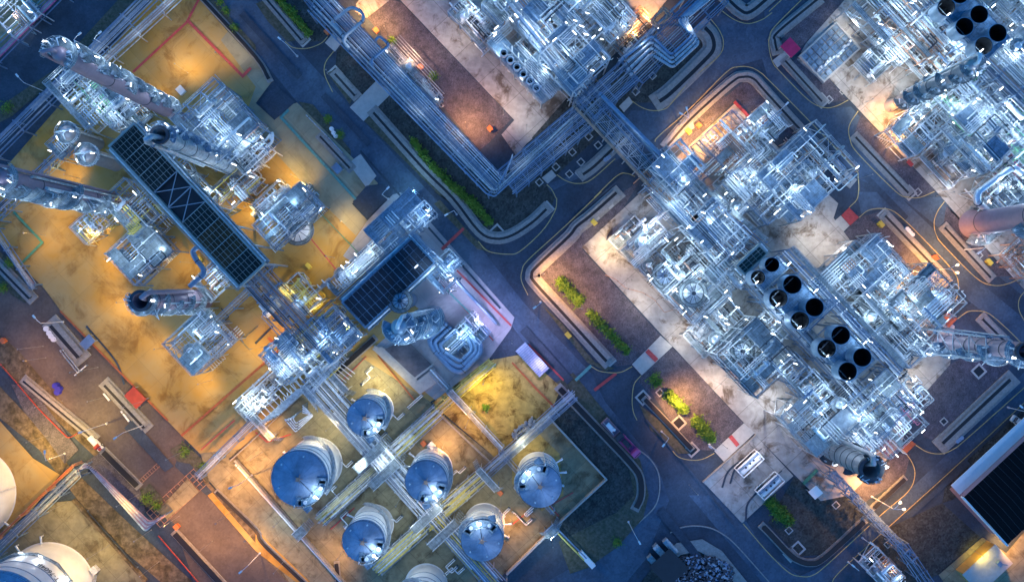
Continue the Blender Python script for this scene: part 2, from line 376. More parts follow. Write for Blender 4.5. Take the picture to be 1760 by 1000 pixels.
for g in (t(1, 0, [(0, 20), (60, 0), (230, 200), (160, 215), (60, 110)]), t(1, 0, [(360, 370), (395, 355), (500, 480), (475, 530)]), t(1, 0, [(545, 610), (600, 570), (1000, 990), (930, 990)]),
          t(2, 1, [(150, 570), (250, 660), (420, 860), (520, 890), (470, 905), (380, 860)]), t(2, 2, [(640, 100), (770, 200), (900, 350), (840, 350), (700, 230)]),
          t(0, 0, [(1010, 10), (1294, 340), (1294, 230), (1080, 0)]), t(1, 0, [(215, 515), (290, 530), (480, 760), (480, 830), (350, 700)]), t(0, 1, [(0, 300), (160, 450), (130, 560), (60, 520), (0, 440)]),
          t(1, 1, [(930, 40), (1100, 230), (1180, 300), (1120, 290), (900, 60)]), t(0, 2, [(690, 545), (760, 500), (830, 580), (740, 620)]), t(0, 2, [(860, 330), (930, 290), (1110, 460), (1050, 500), (960, 400), (900, 390)])):
    sheet('grass_verge', g, 'verge')
# concrete pads
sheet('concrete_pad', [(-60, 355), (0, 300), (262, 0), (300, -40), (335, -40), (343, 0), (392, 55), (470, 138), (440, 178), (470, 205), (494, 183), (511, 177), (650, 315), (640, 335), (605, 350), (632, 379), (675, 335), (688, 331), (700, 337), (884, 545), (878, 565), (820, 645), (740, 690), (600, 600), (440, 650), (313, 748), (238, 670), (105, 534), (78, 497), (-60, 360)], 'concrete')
sheet('concrete_pad', [(313, 748), (600, 600), (740, 690), (745, 700), (850, 785), (943, 716), (1041, 821), (948, 907), (870, 980), (830, 1030), (620, 1030), (405, 795), (365, 800)], 'concrete_grey')
sheet('concrete_pad', [(632, 379), (675, 335), (688, 331), (700, 337), (884, 545), (878, 565), (820, 645), (752, 690), (640, 600), (720, 530), (590, 440)], 'concrete_lilac')
sheet('concrete_pad', [(392, 55), (470, 138), (440, 178), (470, 205), (494, 183), (511, 177), (650, 315), (640, 335), (605, 350), (632, 379), (612, 405), (540, 335), (420, 205), (440, 150), (380, 70)], 'concrete_drab')
sheet('sand_yard', [(742, 692), (835, 620), (900, 608), (965, 665), (945, 712), (850, 785)], 'sand')
sheet('sand_yard', t(2, 2, [(0, 320), (110, 225), (240, 350), (260, 560), (150, 640), (0, 500)]), 'sand')
sheet('concrete_pad', [(690, 3), (884, 207), (862, 232), (887, 268), (985, 157), (1100, 55), (1160, -15), (640, -15), (680, -8)], 'concrete_oily')
sheet('concrete_pad', t(1, 0, [(510, 20), (545, -30), (720, -30), (560, 95), (500, 60)]), 'concrete_oily')
sheet('concrete_pad', [(1000, 425), (1105, 327), (1190, 245), (1263, 178), (1330, 247), (1440, 350), (1432, 375), (1473, 430), (1530, 480), (1640, 560), (1632, 626), (1575, 690), (1545, 770), (1500, 810), (1460, 850), (1410, 860), (1365, 815), (1298, 747), (1137, 575)], 'concrete_oily')
sheet('concrete_pad', [(1369, 103), (1385, 75), (1470, -20), (1800, -20), (1800, 540), (1711, 446), (1622, 345), (1609, 330), (1422, 133), (1408, 138)], 'concrete_oily')
sheet('truck_yard', [(1298, 747), (1208, 827), (1275, 898), (1363, 817)], 'concrete_oily')
sheet('concrete_pad', t(0, 0, [(-10, -20), (300, -20), (0, 290), (-20, 300)]), 'concrete_grey')
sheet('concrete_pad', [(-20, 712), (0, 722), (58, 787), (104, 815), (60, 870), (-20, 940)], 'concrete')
sheet('concrete_pad', t(0, 2, [(0, 760), (230, 600), (380, 585), (760, 1020), (0, 1020)]), 'concrete_grey')
sheet('path', [(345, 778), (365, 798), (405, 796), (612, 1030), (395, 1030), (470, 1020), (440, 905), (362, 825)][:4]+[(520, 1030), (470, 960), (425, 900), (360, 825)], 'concrete_grey')
sheet('path', t(0, 2, [(1050, 560), (1100, 530), (1294, 720)])+t(1, 2, [(60, 790), (290, 1010), (220, 1010), (0, 840)]), 'concrete')
sheet('kerb_strip', t(0, 2, [(1020, 480), (1060, 500), (1294, 740), (1294, 800)]), 'soil')
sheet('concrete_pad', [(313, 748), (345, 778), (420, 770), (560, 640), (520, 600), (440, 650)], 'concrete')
sheet('gravel_strip', t(0, 2, [(60, 0), (150, 0), (280, 170), (400, 330), (330, 400), (250, 290), (120, 130)]), 'gravel')
sheet('gravel_strip', t(0, 2, [(440, 390), (530, 330), (700, 500), (740, 640), (700, 690), (460, 440)]), 'gravel')
sheet('concrete_pad', t(3, 2, [(860, 960), (1080, 770), (1200, 850), (1294, 740), (1294, 1020), (900, 1020)]), 'concrete_grey')
sheet('path', t(2, 2, [(770, 860), (830, 800), (960, 780), (1060, 840), (1190, 1000), (1130, 1010), (1030, 890), (940, 840), (850, 860), (810, 900)]), 'kerb')
for g in (t(1, 0, [(475, 545), (610, 410), (690, 470), (545, 615)]), t(1, 0, [(350, 220), (395, 165), (440, 210), (400, 265)]), t(2, 0, [(540, 540), (590, 490), (610, 520), (565, 570)]),
          t(2, 0, [(150, 900), (200, 860), (225, 890), (180, 930)]), t(2, 1, [(605, 870), (750, 725), (810, 780), (655, 925)]), t(2, 2, [(1020, 335), (1170, 195), (1225, 245), (1070, 390)]),
          t(3, 1, [(330, 150), (365, 120), (410, 170), (380, 200)]), t(3, 1, [(865, 640), (815, 640), (880, 695), (905, 690)]), t(3, 0, [(20, 310), (80, 260), (110, 290), (45, 345)]),
          t(3, 2, [(665, 320), (650, 325), (680, 350), (700, 342)]), t(1, 0, [(490, 810), (530, 780), (610, 890), (560, 950), (470, 830)])):
    sheet('paving_slab', g, 'slab')
sheet('paving_slab', t(0, 2, [(795, 640), (950, 475), (1010, 540), (850, 680)]), 'concrete_grey')
# repaired asphalt, tyre-worn strips
for g, m in ((t(1, 0, [(20, 520), (100, 430), (200, 520), (95, 610)]), 'asphalt'), (t(1, 1, [(490, 50), (560, 140), (690, 0), (640, -40), (560, -30)]), 'asphalt'), ([(560, 160), (640, 245), (632, 253), (552, 168)], 'asphalt'), ([(905, 560), (985, 650), (975, 660), (893, 570)], 'asphalt'), ([(1240, 160), (1290, 118), (1296, 126), (1246, 168)], 'asphalt'),
             ([(1490, 300), (1560, 372), (1554, 380), (1484, 308)], 'asphalt'), ([(1140, 870), (1210, 960), (1200, 968), (1128, 880)], 'asphalt'), ([(1560, 880), (1660, 790), (1666, 797), (1566, 888)], 'asphalt'), ([(230, 720), (300, 800), (285, 810), (215, 735)], 'asphalt'), ([(420, 20), (520, 130), (512, 138), (412, 28)], 'asphalt')):
    sheet('asphalt_patch', g, m)
for k in (t(2, 2, [(1100, 500), (1130, 420), (1210, 350)]), t(2, 2, [(1180, 690), (1190, 600), (1260, 520)]), t(2, 2, [(1060, 520), (1090, 440), (1170, 370)]), [(150, 560), (200, 620), (215, 660)], [(620, 260), (700, 350), (780, 440), (860, 530)], [(980, 380), (1040, 330), (1110, 270)], [(1110, 720), (1180, 800), (1260, 900)]):
    ribbon('tyre_mark', smooth(k, 6), 0.5, 'asphalt')
# painted marks
def paint(pts, wpx, m): ribbon('painted_line', pts, wpx*M, m)
for p, wp, m in (
 ([(343, 0), (322, 40), (230, 125)], 4, 'red_paint'), ([(324, 37), (418, 132), (432, 118)], 5, 'red_paint'), ([(105, 534), (238, 670), (290, 722)], 3, 'orange_paint'),
 ([(313, 748), (482, 600)], 4, 'orange_paint'), ([(482, 600), (462, 580)], 5, 'orange_paint'), (t(1, 1, [(660, 225), (430, 430)]), 6, 'red_paint'), (t(1, 1, [(270, 225), (430, 420)]), 2, 'red_paint'),
 (t(1, 1, [(1050, 185), (940, 290)]), 5, 'red_paint'), (t(1, 1, [(1010, 390), (1290, 675)]), 3, 'red_paint'), (t(1, 1, [(945, 470), (1200, 750)]), 2, 'red_paint'),
 (t(2, 1, [(525, 915), (415, 1000)]), 5, 'red_paint'), (t(2, 1, [(85, 770), (260, 950)]), 3, 'red_paint'), (t(2, 1, [(0, 860), (130, 1000)]), 3, 'orange_paint'),
 (t(2, 2, [(100, 0), (220, 120)]), 3.4, 'orange_paint'), (t(2, 1, [(680, 800), (730, 850)]), 8, 'red_paint'), (t(2, 2, [(1100, 260), (1140, 308)]), 7, 'red_paint'),
 (t(0, 1, [(75, 100), (220, 255), (110, 365)]), 4, 'green_paint'), ([(497, 190), (484, 203), (612, 343)], 4.5, 'teal_paint'), (t(1, 1, [(330, 110), (530, 320)]), 1.5, 'green_paint'),
 (t(1, 1, [(960, 490), (1090, 620)]), 3, 'teal_paint'), (t(3, 2, [(245, 430), (175, 500)]), 6, 'green_paint'), (t(2, 1, [(400, 875), (320, 950)]), 5, 'teal_paint'),
 (t(1, 2, [(0, 240), (60, 290), (180, 250)]), 2, 'red_paint'), (t(1, 2, [(380, 730), (500, 620)]), 2, 'red_paint'), ([(960, 885), (945, 868), (985, 845)], 1.8, 'red_paint'),
 ([(1261, 176), (1304, 220)], 5.5, 'red_paint'), (t(1, 1, [(430, 960), (560, 830)]), 1.5, 'red_paint'), ([(590, 620), (560, 655)], 2, 'red_paint'), ([(650, 610), (715, 690)], 2, 'orange_paint'),
 ([(470, 560), (440, 590)], 4, 'steel_dark'), ([(430, 600), (415, 585), (445, 560)], 2.5, 'concrete_grey'), (t(3, 0, [(700, 815), (725, 840)]), 7, 'red_paint'),
 ([(880, 900), (905, 880)], 2, 'red_paint'), (t(0, 2, [(1020, 330), (1190, 180)]), 2, 'red_paint')):
    paint(p, wp, m)
for g, m in ((t(3, 1, [(405, 80), (455, 130), (410, 170), (365, 120)]), 'red_paint'), (t(3, 1, [(905, 600), (950, 640), (910, 685), (865, 640)]), 'orange_paint'), (t(3, 2, [(665, 320), (715, 280), (742, 300), (695, 345)]), 'orange_paint'),
             ([(1300, 222), (1318, 204), (1339, 225), (1320, 244)], 'red_paint'), (t(3, 0, [(0, 600), (50, 660), (0, 710), (-20, 690)]), 'red_paint'), (t(3, 1, [(815, 325), (845, 315), (862, 340), (835, 348)]), 'orange_paint')):
    sheet('painted_patch', g, m)
KL = [
 t(1, 0, [(150, 215), (190, 245), (260, 250), (330, 225), (365, 190)]), t(1, 0, [(395, 265), (355, 320), (350, 380), (390, 470)]),
 t(2, 0, [(1000, 100), (1045, 160), (1065, 220), (1040, 290), (900, 410), (800, 530), (760, 558), (700, 562), (650, 545), (605, 515)]),
 t(2, 0, [(1050, 55), (1120, 105), (1190, 125), (1260, 105), (1310, 70)]),
 t(2, 0, [(720, 720), (740, 690), (900, 550), (1080, 370), (1140, 343), (1200, 345), (1250, 370), (1294, 410)])+t(3, 0, [(180, 590), (420, 840), (450, 900), (448, 1000)])+t(3, 1, [(405, 80)]),
 t(3, 0, [(190, -20), (30, 140), (5, 190), (0, 240), (20, 320), (60, 370), (200, 510), (280, 548), (340, 540), (400, 510)]),
 t(3, 0, [(450, 565), (405, 640), (410, 710), (450, 780), (640, 970), (700, 998), (760, 1000), (835, 970)]),
 t(3, 1, [(455, 130), (500, 95), (560, 85), (620, 95), (680, 140), (800, 260), (930, 400), (955, 470), (945, 540), (915, 585)]),
 t(3, 1, [(885, 50), (850, 100), (832, 160), (845, 220), (880, 270), (1040, 430), (1120, 470), (1200, 465), (1300, 420)]),
 t(3, 1, [(950, 640), (1000, 605), (1050, 600), (1110, 615), (1200, 690), (1300, 790)]), t(3, 1, [(1300, 490), (1262, 540), (1262, 600), (1300, 670)]),
 t(3, 2, [(740, 305), (800, 340), (870, 348), (930, 325), (1000, 270), (1310, -5)]),
 t(3, 2, [(690, 345), (725, 400), (735, 460), (700, 540), (560, 660), (300, 900), (220, 960), (160, 965), (100, 945), (0, 850), (-130, 700)]),
 t(3, 2, [(1310, 70), (900, 450), (500, 810), (340, 960), (320, 1010)]), t(2, 0, [(225, 885), (270, 915), (330, 930), (400, 910), (520, 805)]),
 t(2, 0, [(175, 935), (200, 960), (220, 1000)])+t(2, 1, [(225, 40), (215, 100), (150, 200), (40, 300), (-20, 315), (-120, 300), (-170, 250)]),
 t(2, 1, [(450, 0), (250, 190), (80, 345), (50, 400), (48, 450), (80, 520)]), t(2, 0, [(415, 1000), (530, 890), (580, 880), (620, 895)]),
 t(2, 1, [(400, 880), (450, 905), (540, 910), (605, 880)]), t(2, 1, [(650, 925), (615, 970), (605, 1050), (612, 1110), (630, 1150)]),
 t(2, 2, [(810, 335), (840, 365), (900, 380), (960, 375), (1020, 345)]), t(3, 0, [(0, 65), (70, 0)])]
for k in KL: ribbon('yellow_line', smooth(k, 5), 0.19, 'yellow_paint')
for k in (t(2, 2, [(800, 750), (850, 725), (920, 715), (1000, 725), (1070, 760), (1140, 820), (1310, 1010)]), t(2, 2, [(640, 330), (700, 380), (740, 450), (745, 540), (720, 620), (640, 700)]),
          t(2, 2, [(965, 490), (1230, 255)]), t(1, 0, [(110, 0), (130, 0)])):
    ribbon('kerb', smooth(k, 5), 0.3, 'kerb', 0.0, 0.14)
# drains
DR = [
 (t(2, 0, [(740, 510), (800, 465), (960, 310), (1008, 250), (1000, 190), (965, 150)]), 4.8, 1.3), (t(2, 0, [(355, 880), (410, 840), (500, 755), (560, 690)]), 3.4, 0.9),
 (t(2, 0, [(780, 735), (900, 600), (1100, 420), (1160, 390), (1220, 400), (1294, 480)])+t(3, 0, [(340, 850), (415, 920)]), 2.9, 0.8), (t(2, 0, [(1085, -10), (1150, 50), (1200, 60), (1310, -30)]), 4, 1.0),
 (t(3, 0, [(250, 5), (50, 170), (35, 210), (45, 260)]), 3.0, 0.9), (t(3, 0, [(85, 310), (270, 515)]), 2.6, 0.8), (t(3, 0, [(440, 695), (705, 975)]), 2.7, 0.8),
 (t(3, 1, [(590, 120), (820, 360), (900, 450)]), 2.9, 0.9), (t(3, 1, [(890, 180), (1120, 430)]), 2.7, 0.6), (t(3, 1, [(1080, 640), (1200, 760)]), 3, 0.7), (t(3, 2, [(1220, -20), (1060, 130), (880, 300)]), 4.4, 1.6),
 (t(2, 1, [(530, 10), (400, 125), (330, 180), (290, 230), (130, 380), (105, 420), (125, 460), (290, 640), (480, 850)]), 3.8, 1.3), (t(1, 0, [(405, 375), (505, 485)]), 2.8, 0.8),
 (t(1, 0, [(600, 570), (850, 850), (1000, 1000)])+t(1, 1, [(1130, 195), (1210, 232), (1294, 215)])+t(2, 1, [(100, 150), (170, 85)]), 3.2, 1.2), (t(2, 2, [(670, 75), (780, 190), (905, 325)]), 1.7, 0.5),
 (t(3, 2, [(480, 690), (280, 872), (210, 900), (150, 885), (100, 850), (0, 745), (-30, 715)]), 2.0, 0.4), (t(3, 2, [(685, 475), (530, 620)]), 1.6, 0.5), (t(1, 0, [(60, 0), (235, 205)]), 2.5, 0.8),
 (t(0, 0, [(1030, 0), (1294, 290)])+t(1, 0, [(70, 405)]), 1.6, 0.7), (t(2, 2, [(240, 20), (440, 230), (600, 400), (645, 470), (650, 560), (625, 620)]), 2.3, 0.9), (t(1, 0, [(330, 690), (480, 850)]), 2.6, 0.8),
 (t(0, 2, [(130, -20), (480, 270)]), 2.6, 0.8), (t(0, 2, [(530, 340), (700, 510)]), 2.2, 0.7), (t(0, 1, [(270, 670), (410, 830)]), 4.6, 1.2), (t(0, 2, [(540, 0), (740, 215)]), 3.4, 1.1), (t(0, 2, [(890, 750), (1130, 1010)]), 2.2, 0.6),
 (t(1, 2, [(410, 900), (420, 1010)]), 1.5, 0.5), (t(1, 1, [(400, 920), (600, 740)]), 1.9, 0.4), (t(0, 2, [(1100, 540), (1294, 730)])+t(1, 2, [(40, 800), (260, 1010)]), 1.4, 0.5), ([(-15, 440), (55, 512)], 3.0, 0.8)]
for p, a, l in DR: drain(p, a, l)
for g, m in ((t(2, 0, [(880, 600), (905, 590), (920, 650), (895, 665)]), 'slab'), (t(3, 0, [(5, 570), (65, 520), (80, 545), (20, 588)]), 'slab'), (t(3, 1, [(800, 425), (850, 372), (872, 395), (825, 445)]), 'slab'),
             (t(3, 0, [(320, 840), (350, 815), (365, 835), (335, 860)]), 'slab'), (t(2, 1, [(450, 45), (470, 25), (515, 70), (495, 90)]), 'slab'), (t(2, 1, [(385, 115), (410, 95), (445, 135), (420, 150)]), 'slab')):
    P = [W(*q) for q in g]; b = MB(); b.prism([(p.x, p.y) for p in P], 0.36, 0.5)
    auto(b.build('drain_cover', m), 'pale concrete drain crossing slab', 'drain cover', 'slabs bridging the drains')
# ------------------------------------------------------------------ builders
def ring(mb, cx, cy, z, r, w, a0=0, a1=2*math.pi, n=24, ht=0.05):
    mb.lathe([(r, z), (r+w, z), (r+w, z+ht), (r, z+ht), (r, z)], cx, cy, n, a0, a1)
def rail_arc(mb, cx, cy, z, r, a0=0, a1=2*math.pi, n=20, h=1.1, wd=0.06):
    full = abs(a1-a0-2*math.pi) < 1e-6
    pts = [(cx+r*math.cos(a0+(a1-a0)*i/n), cy+r*math.sin(a0+(a1-a0)*i/n)) for i in range(n if full else n+1)]
    for hh in (h, h*0.5): mb.tube([(x, y, z+hh) for x, y in pts], wd/2, 4, closed=full)
    for x, y in pts: mb.bar((x, y, z), (x, y, z+h), wd)
def rail_line(mb, pts, z, h=1.1, wd=0.06, closed=False):
    q = list(pts)+([pts[0]] if closed else [])
    for a, b in zip(q, q[1:]):
        for hh in (h, h*0.5): mb.bar((a[0], a[1], z+hh), (b[0], b[1], z+hh), wd)
        n = max(1, int(math.dist(a, b)/1.6))
        for i in range(n+1): mb.bar((a[0]+(b[0]-a[0])*i/n, a[1]+(b[1]-a[1])*i/n, z), (a[0]+(b[0]-a[0])*i/n, a[1]+(b[1]-a[1])*i/n, z+h), wd)
def ladder(mb, x, y, z0, z1, dx=0.25, dy=0.0):
    for s in (-1, 1): mb.bar((x+s*dx, y+s*dy, z0), (x+s*dx, y+s*dy, z1), 0.07)
    k = int((z1-z0)/0.6)
    for i in range(k): mb.bar((x-dx, y-dy, z0+0.3+i*0.6), (x+dx, y+dy, z0+0.3+i*0.6), 0.05)
def tube_lamp(parent, x, y, z, ln=1.2, an=0.0, mm='lamp_cool'):
    b = MB(); c, s = math.cos(an)*ln/2, math.sin(an)*ln/2
    b.tube([(x-c, y-s, z), (x+c, y+s, z)], 0.09, 6); return b.build('tube_lamp', mm, parent)
def pxdir(dx, dy):  # pixel direction -> world angle
    return math.atan2(-dy, dx)
# storage tanks -----------------------------------------------------------
def tank(label, px, py, rpx, h, pa, span=1.5, lit=True, text=None, ringw=False, pw=900):
    """px,py,rpx describe the roof edge as it shows in the photo; pa = world angle of the roof platform"""
    c = W(px, py, h); r = rpx*M*(H-h)/H
    T = thing('storage_tank', (c.x, c.y, 0), 0); tag(T, label, 'storage tank', 'blue-roofed storage tanks')
    b = MB(); b.lathe([(r+.25, 0), (r+.25, .25), (r, .3), (r, h)], n=64); b.build('wall', 'tank_white', T, True)
    for k in (0.45, 0.7, 0.88): b = MB(); b.lathe([(r, h*k-.06), (r+.16, h*k-.06), (r+.16, h*k+.06), (r, h*k+.06)], n=64); b.build('wind_girder', 'steel', T)
    b = MB(); b.lathe([(r+.12, h-.1), (r+.12, h+.05), (r*0.5, h+0.55), (0.001, h+0.95)], n=64)
    rf = b.build('roof', 'tank_roof', T, True)
    b = MB(); b.cyl(0, 0, h+.8, h+1.5, .32, n=12); b.cyl(0, 0, h+1.5, h+1.62, .5, n=12)
    for k in range(5): a = k*1.26; b.bar((0, 0, h+1.0), (1.1*math.cos(a), 1.1*math.sin(a), h+.95), .09)
    b.build('roof_vent', 'steel_rust', rf)
    for k in range(3):
        a = pa+2.2+k*1.1; b = MB(); b.cyl(r*.8*math.cos(a), r*.8*math.sin(a), h+.15, h+.7, .2, n=10); b.build('gauge_hatch', 'silver', rf)
    b = MB(); b.tube([(0.3*math.cos(pa), .3*math.sin(pa), h+1.1), ((r-1.4)*math.cos(pa), (r-1.4)*math.sin(pa), h+.5)], .07, 6); b.build('vent_line', 'steel_dark', rf)
    # roof seams
    b = MB()
    for k in range(16):
        a = 2*math.pi*k/16; b.bar((r*.12*math.cos(a), r*.12*math.sin(a), h+.9), (r*.98*math.cos(a), r*.98*math.sin(a), h+.12), .05, .03)
    b.build('seam', 'steel_blue', rf)
    b = MB(); rail_arc(b, 0, 0, h+.05, r+.05, n=40, wd=.055); b.build('railing', 'steel_dark', T)
    b = MB(); ring(b, 0, 0, h+.55, r-1.7, 1.6, pa-span/2, pa+span/2, 12, .06)
    for s in (-1, 1):
        a = pa+s*span/2; b.box((r-1.4)*math.cos(a), (r-1.4)*math.sin(a), h+.58, 2.2, 1.3, .06, a)
    b.box((r+.7)*math.cos(pa-span*.3), (r+.7)*math.sin(pa-span*.3), h+.56, 1.7, 1.8, .06, pa)
    pl = b.build('roof_platform', 'grating_blue', T)
    b = MB(); rail_arc(b, 0, 0, h+.6, r-1.7, pa-span/2, pa+span/2, 8, wd=.08); rail_arc(b, 0, 0, h+.6, r+.1, pa-span/2, pa+span/2, 8, wd=.08); b.build('platform_railing', 'silver_dull', pl)
    for k in range(3):
        a = pa+(k-1)*span*.3; b = MB(); x, y = (r-.9)*math.cos(a), (r-.9)*math.sin(a)
        b.cyl(x, y, h+.3, h+1.0, .38, n=12); b.cyl(x, y, h+1.0, h+1.1, .48, n=12); b.build('manway', 'silver', rf)
    # spiral stair
    b = MB(); n = int(h/.24); s0 = pa+0.3; sw = min(2.6, h*1.25/r)
    for i in range(n):
        a = s0+sw*i/n; b.box((r+.55)*math.cos(a), (r+.55)*math.sin(a), h*(1-i/n), .9, .34, .06, a)
    pts = [((r+1.0)*math.cos(s0+sw*i/20), (r+1.0)*math.sin(s0+sw*i/20), h*(1-i/20)+1.0) for i in range(21)]
    b.tube(pts, .06, 4); b.tube([(x, y, z-1.0) for x, y, z in pts], .1, 4); b.build('stair', 'silver_dull', T)
    for k in range(3):
        a = pa+3.6+k*.5; b = MB(); b.tube([((r-.1)*math.cos(a), (r-.1)*math.sin(a), 1.2), ((r+2)*math.cos(a), (r+2)*math.sin(a), 1.2), ((r+2)*math.cos(a), (r+2)*math.sin(a), .1)], .2, 8); b.build('nozzle_pipe', 'silver', T)
    b = MB(); a = pa-.9; x, y = (r+.35)*math.cos(a), (r+.35)*math.sin(a); b.tube([(x, y, .4), (x, y, h+.6), (x*.9, y*.9, h+.7)], .11, 6); b.build('riser_pipe', 'silver', T)
    if ringw:
        z = h*.48; b = MB(); ring(b, 0, 0, z, r, 1.0, n=14, ht=.08); ww = b.build('walkway', 'grating', T)
        b = MB(); rail_arc(b, 0, 0, z+.08, r+.98, n=14, wd=.08); b.build('walkway_railing', 'silver_dull', ww)
        for a in (0.55, 1.22, 1.6):
            tube_lamp(ww, (r+1.2)*math.cos(a), (r+1.2)*math.sin(a), z+1.5, 1.0, a+1.57)
            light(T, ((r+1.0)*math.cos(a), (r+1.0)*math.sin(a), z+1.6), 170*CPOW, (0.7, .85, 1), rad=.3)
    if lit:
        a = pa+.1; tube_lamp(pl, (r-.5)*math.cos(a), (r-.5)*math.sin(a), h+1.9, 1.0, a)
        light(pl, ((r-1.0)*math.cos(a), (r-1.0)*math.sin(a), h+3.0), pw*CPOW, (0.66, .84, 1.0), rad=.3)
    if text:
        cu = bpy.data.curves.new('tank_number', 'FONT'); cu.body = text; cu.size = 1.8; cu.extrude = .01; cu.align_x = 'CENTER'; cu.align_y = 'CENTER'
        tmp = bpy.data.objects.new('tmp', cu); me = bpy.data.meshes.new_from_object(tmp); bpy.data.objects.remove(tmp)
        for v in me.vertices:   # wrap the letters round the shell
            a = 0.87+v.co.x/r; z = h*.65+v.co.y; v.co = ((r+.2+v.co.z)*math.cos(a), (r+.2+v.co.z)*math.sin(a), z)
        me.materials.clear(); me.materials.append(MATS['steel_dark']); o = bpy.data.objects.new('tank_number', me); scene.collection.objects.link(o); o.parent = T
    return T
# towers ------------------------------------------------------------------
def tower(label, bx, by, h, r, body, pdir, nplat, pspan=2.6, pw=1.5, top='dome', lights=3, col=COOL, power=500, grate='grating', bands=6, r2=None, lattice=False, name='distillation_tower', seed=1, deck='silver_dull', pipes=2, plat_lo=0.2, lampm='lamp_cool'):
    rng = random.Random(seed); c = W(bx, by, 0); T = thing(name, c, 0); tag(T, label, 'tower')
    r2 = r2 or r
    b = MB(); b.lathe([(r*1.25, 0), (r*1.15, 1.2), (r, 1.8), (r, h*.5), (r2, h*.53), (r2, h-.8*r2), (r2*.92, h-.5*r2), (r2*.7, h-.22*r2), (r2*.35, h-.05*r2), (.001, h)] if top != 'open' else
                      [(r*1.2, 0), (r, 1.8), (r, h*.6), (r2, h*.63), (r2, h), (r2*.82, h), (r2*.82, h-6), (.001, h-6.2)], n=28)
    b.build('shell', body, T, True)
    for k in range(bands):
        z = h*(.12+.84*k/bands); rr = r if z < h*.5 else r2; b = MB(); b.lathe([(rr, z), (rr+.07, z), (rr+.07, z+.16), (rr, z+.16)], n=28); b.build('insulation_band', 'steel_dark', T)
    if top == 'dome':
        a = pdir+2.4; b = MB(); d = Vector((math.cos(a), math.sin(a), 0)); q = r2+.55
        b.tube([(0, 0, h-.2), (0, 0, h+.9), tuple(d*.5+Vector((0, 0, h+1.3))), tuple(d*q*.8+Vector((0, 0, h+1.3))), tuple(d*q+Vector((0, 0, h+.8))), tuple(d*q+Vector((0, 0, h*.15)))], .36, 10)
        b.build('overhead_pipe', body if body in ('violet',) else 'silver', T, True)
    elif top == 'open':
        b = MB(); b.lathe([(r2*1.12, h-.4), (r2*1.12, h+.2), (r2*.8, h+.2)], n=28); b.build('rim', 'steel_dark', T)
        a = pdir+2.0; d = Vector((math.cos(a), math.sin(a), 0)); b = MB()
        b.tube([tuple(d*(r2*.2)+Vector((0, 0, h-2))), tuple(d*(r2*.6)+Vector((0, 0, h+1.4))), tuple(d*(r2+.5)+Vector((0, 0, h+1.6))), tuple(d*(r2+1.0)+Vector((0, 0, h+.6))), tuple(d*(r+1.0)+Vector((0, 0, h*.4)))], .5, 12); b.build('overhead_pipe', body, T, True)
    for k in range(pipes):
        a = pdir+1.1+k*1.0+rng.uniform(-.2, .2); z1 = h*rng.uniform(.7, .95); q = r2+.45; d = Vector((math.cos(a), math.sin(a), 0))
        b = MB(); b.tube([tuple(d*r2*.9+Vector((0, 0, z1))), tuple(d*q+Vector((0, 0, z1))), tuple(d*q+Vector((0, 0, 1)))], rng.choice((.16, .22, .28)), 8); b.build('downcomer_pipe', rng.choice(('silver', body, 'silver_dull')), T, True)
    zs = [h*(plat_lo+(.97-plat_lo)*k/max(1, nplat-1)) for k in range(nplat)]
    for k, z in enumerate(zs):
        sp = pspan*rng.uniform(.75, 1.15); a0 = pdir-sp/2+rng.uniform(-.35, .35); rr = r if z < h*.5 else r2; ww = pw*rng.uniform(.85, 1.15)
        if k == nplat-1: a0, sp, ww = pdir-2.3, 4.6, ww*.8
        b = MB(); ring(b, 0, 0, z, rr, ww, a0, a0+sp, 14, .07)
        for j in range(4): a = a0+sp*(j+.5)/4; b.bar(((rr)*math.cos(a), rr*math.sin(a), z-1.0), ((rr+ww)*math.cos(a), (rr+ww)*math.sin(a), z), .1)
        pl = b.build('platform', grate, T)
        b = MB(); rail_arc(b, 0, 0, z+.07, rr+ww-.03, a0, a0+sp, 12, wd=.08); b.build('railing', deck, pl)
        for _ in range(2 if k == nplat-1 else 1):   # small fittings and davits on the deck
            pass
        b = MB()
        for q_ in range(7 if k < nplat-1 else 16):
            a = a0+sp*rng.random(); q = rr+ww*rng.uniform(.1, .95); x, y = q*math.cos(a), q*math.sin(a); zz = z+rng.uniform(.3, 1.3)
            if q_ % 2: b.bar((x, y, z), (x, y, z+rng.uniform(.8, 2.2)), .1); b.box(x, y, z+.9, .35, .35, .35, a)
            else: b.tube([(x, y, zz), (x+rng.uniform(-1, 1), y+rng.uniform(-1, 1), zz), (rr*.9*math.cos(a), rr*.9*math.sin(a), zz)], rng.uniform(.06, .13), 6)
        b.build('fittings', 'silver', pl)
        for _ in range(1 if k < nplat-1 else 2):
            a = a0+sp*rng.uniform(.15, .85); tube_lamp(pl, (rr+ww*.7)*math.cos(a), (rr+ww*.7)*math.sin(a), z+1.7, .8, rng.uniform(0, 3), lampm)
        b = MB(); a = a0+sp*.3; x, y = (rr+.55)*math.cos(a), (rr+.55)*math.sin(a)
        b.cyl(x, y, z+.1, z+.9, .3, n=8); b.hcyl((x, y, z+.6), (rr*math.cos(a), rr*math.sin(a), z+.6), .25, 8); b.build('manway', 'silver', pl)
        if k and k < nplat:
            b = MB(); a = a0+sp*(.2 if k % 2 else .8); x, y = (rr+.8)*math.cos(a), (rr+.8)*math.sin(a); ladder(b, x, y, zs[k-1], z+1); b.build('ladder', 'silver_dull', T)
    for k in range(lights):
        z = zs[int((k+.5)*nplat/lights)]; a = pdir+rng.uniform(-.5, .5); rr = r+pw+.8
        light(T, (rr*math.cos(a), rr*math.sin(a), z+2.4), power*CPOW, col, rad=.25)
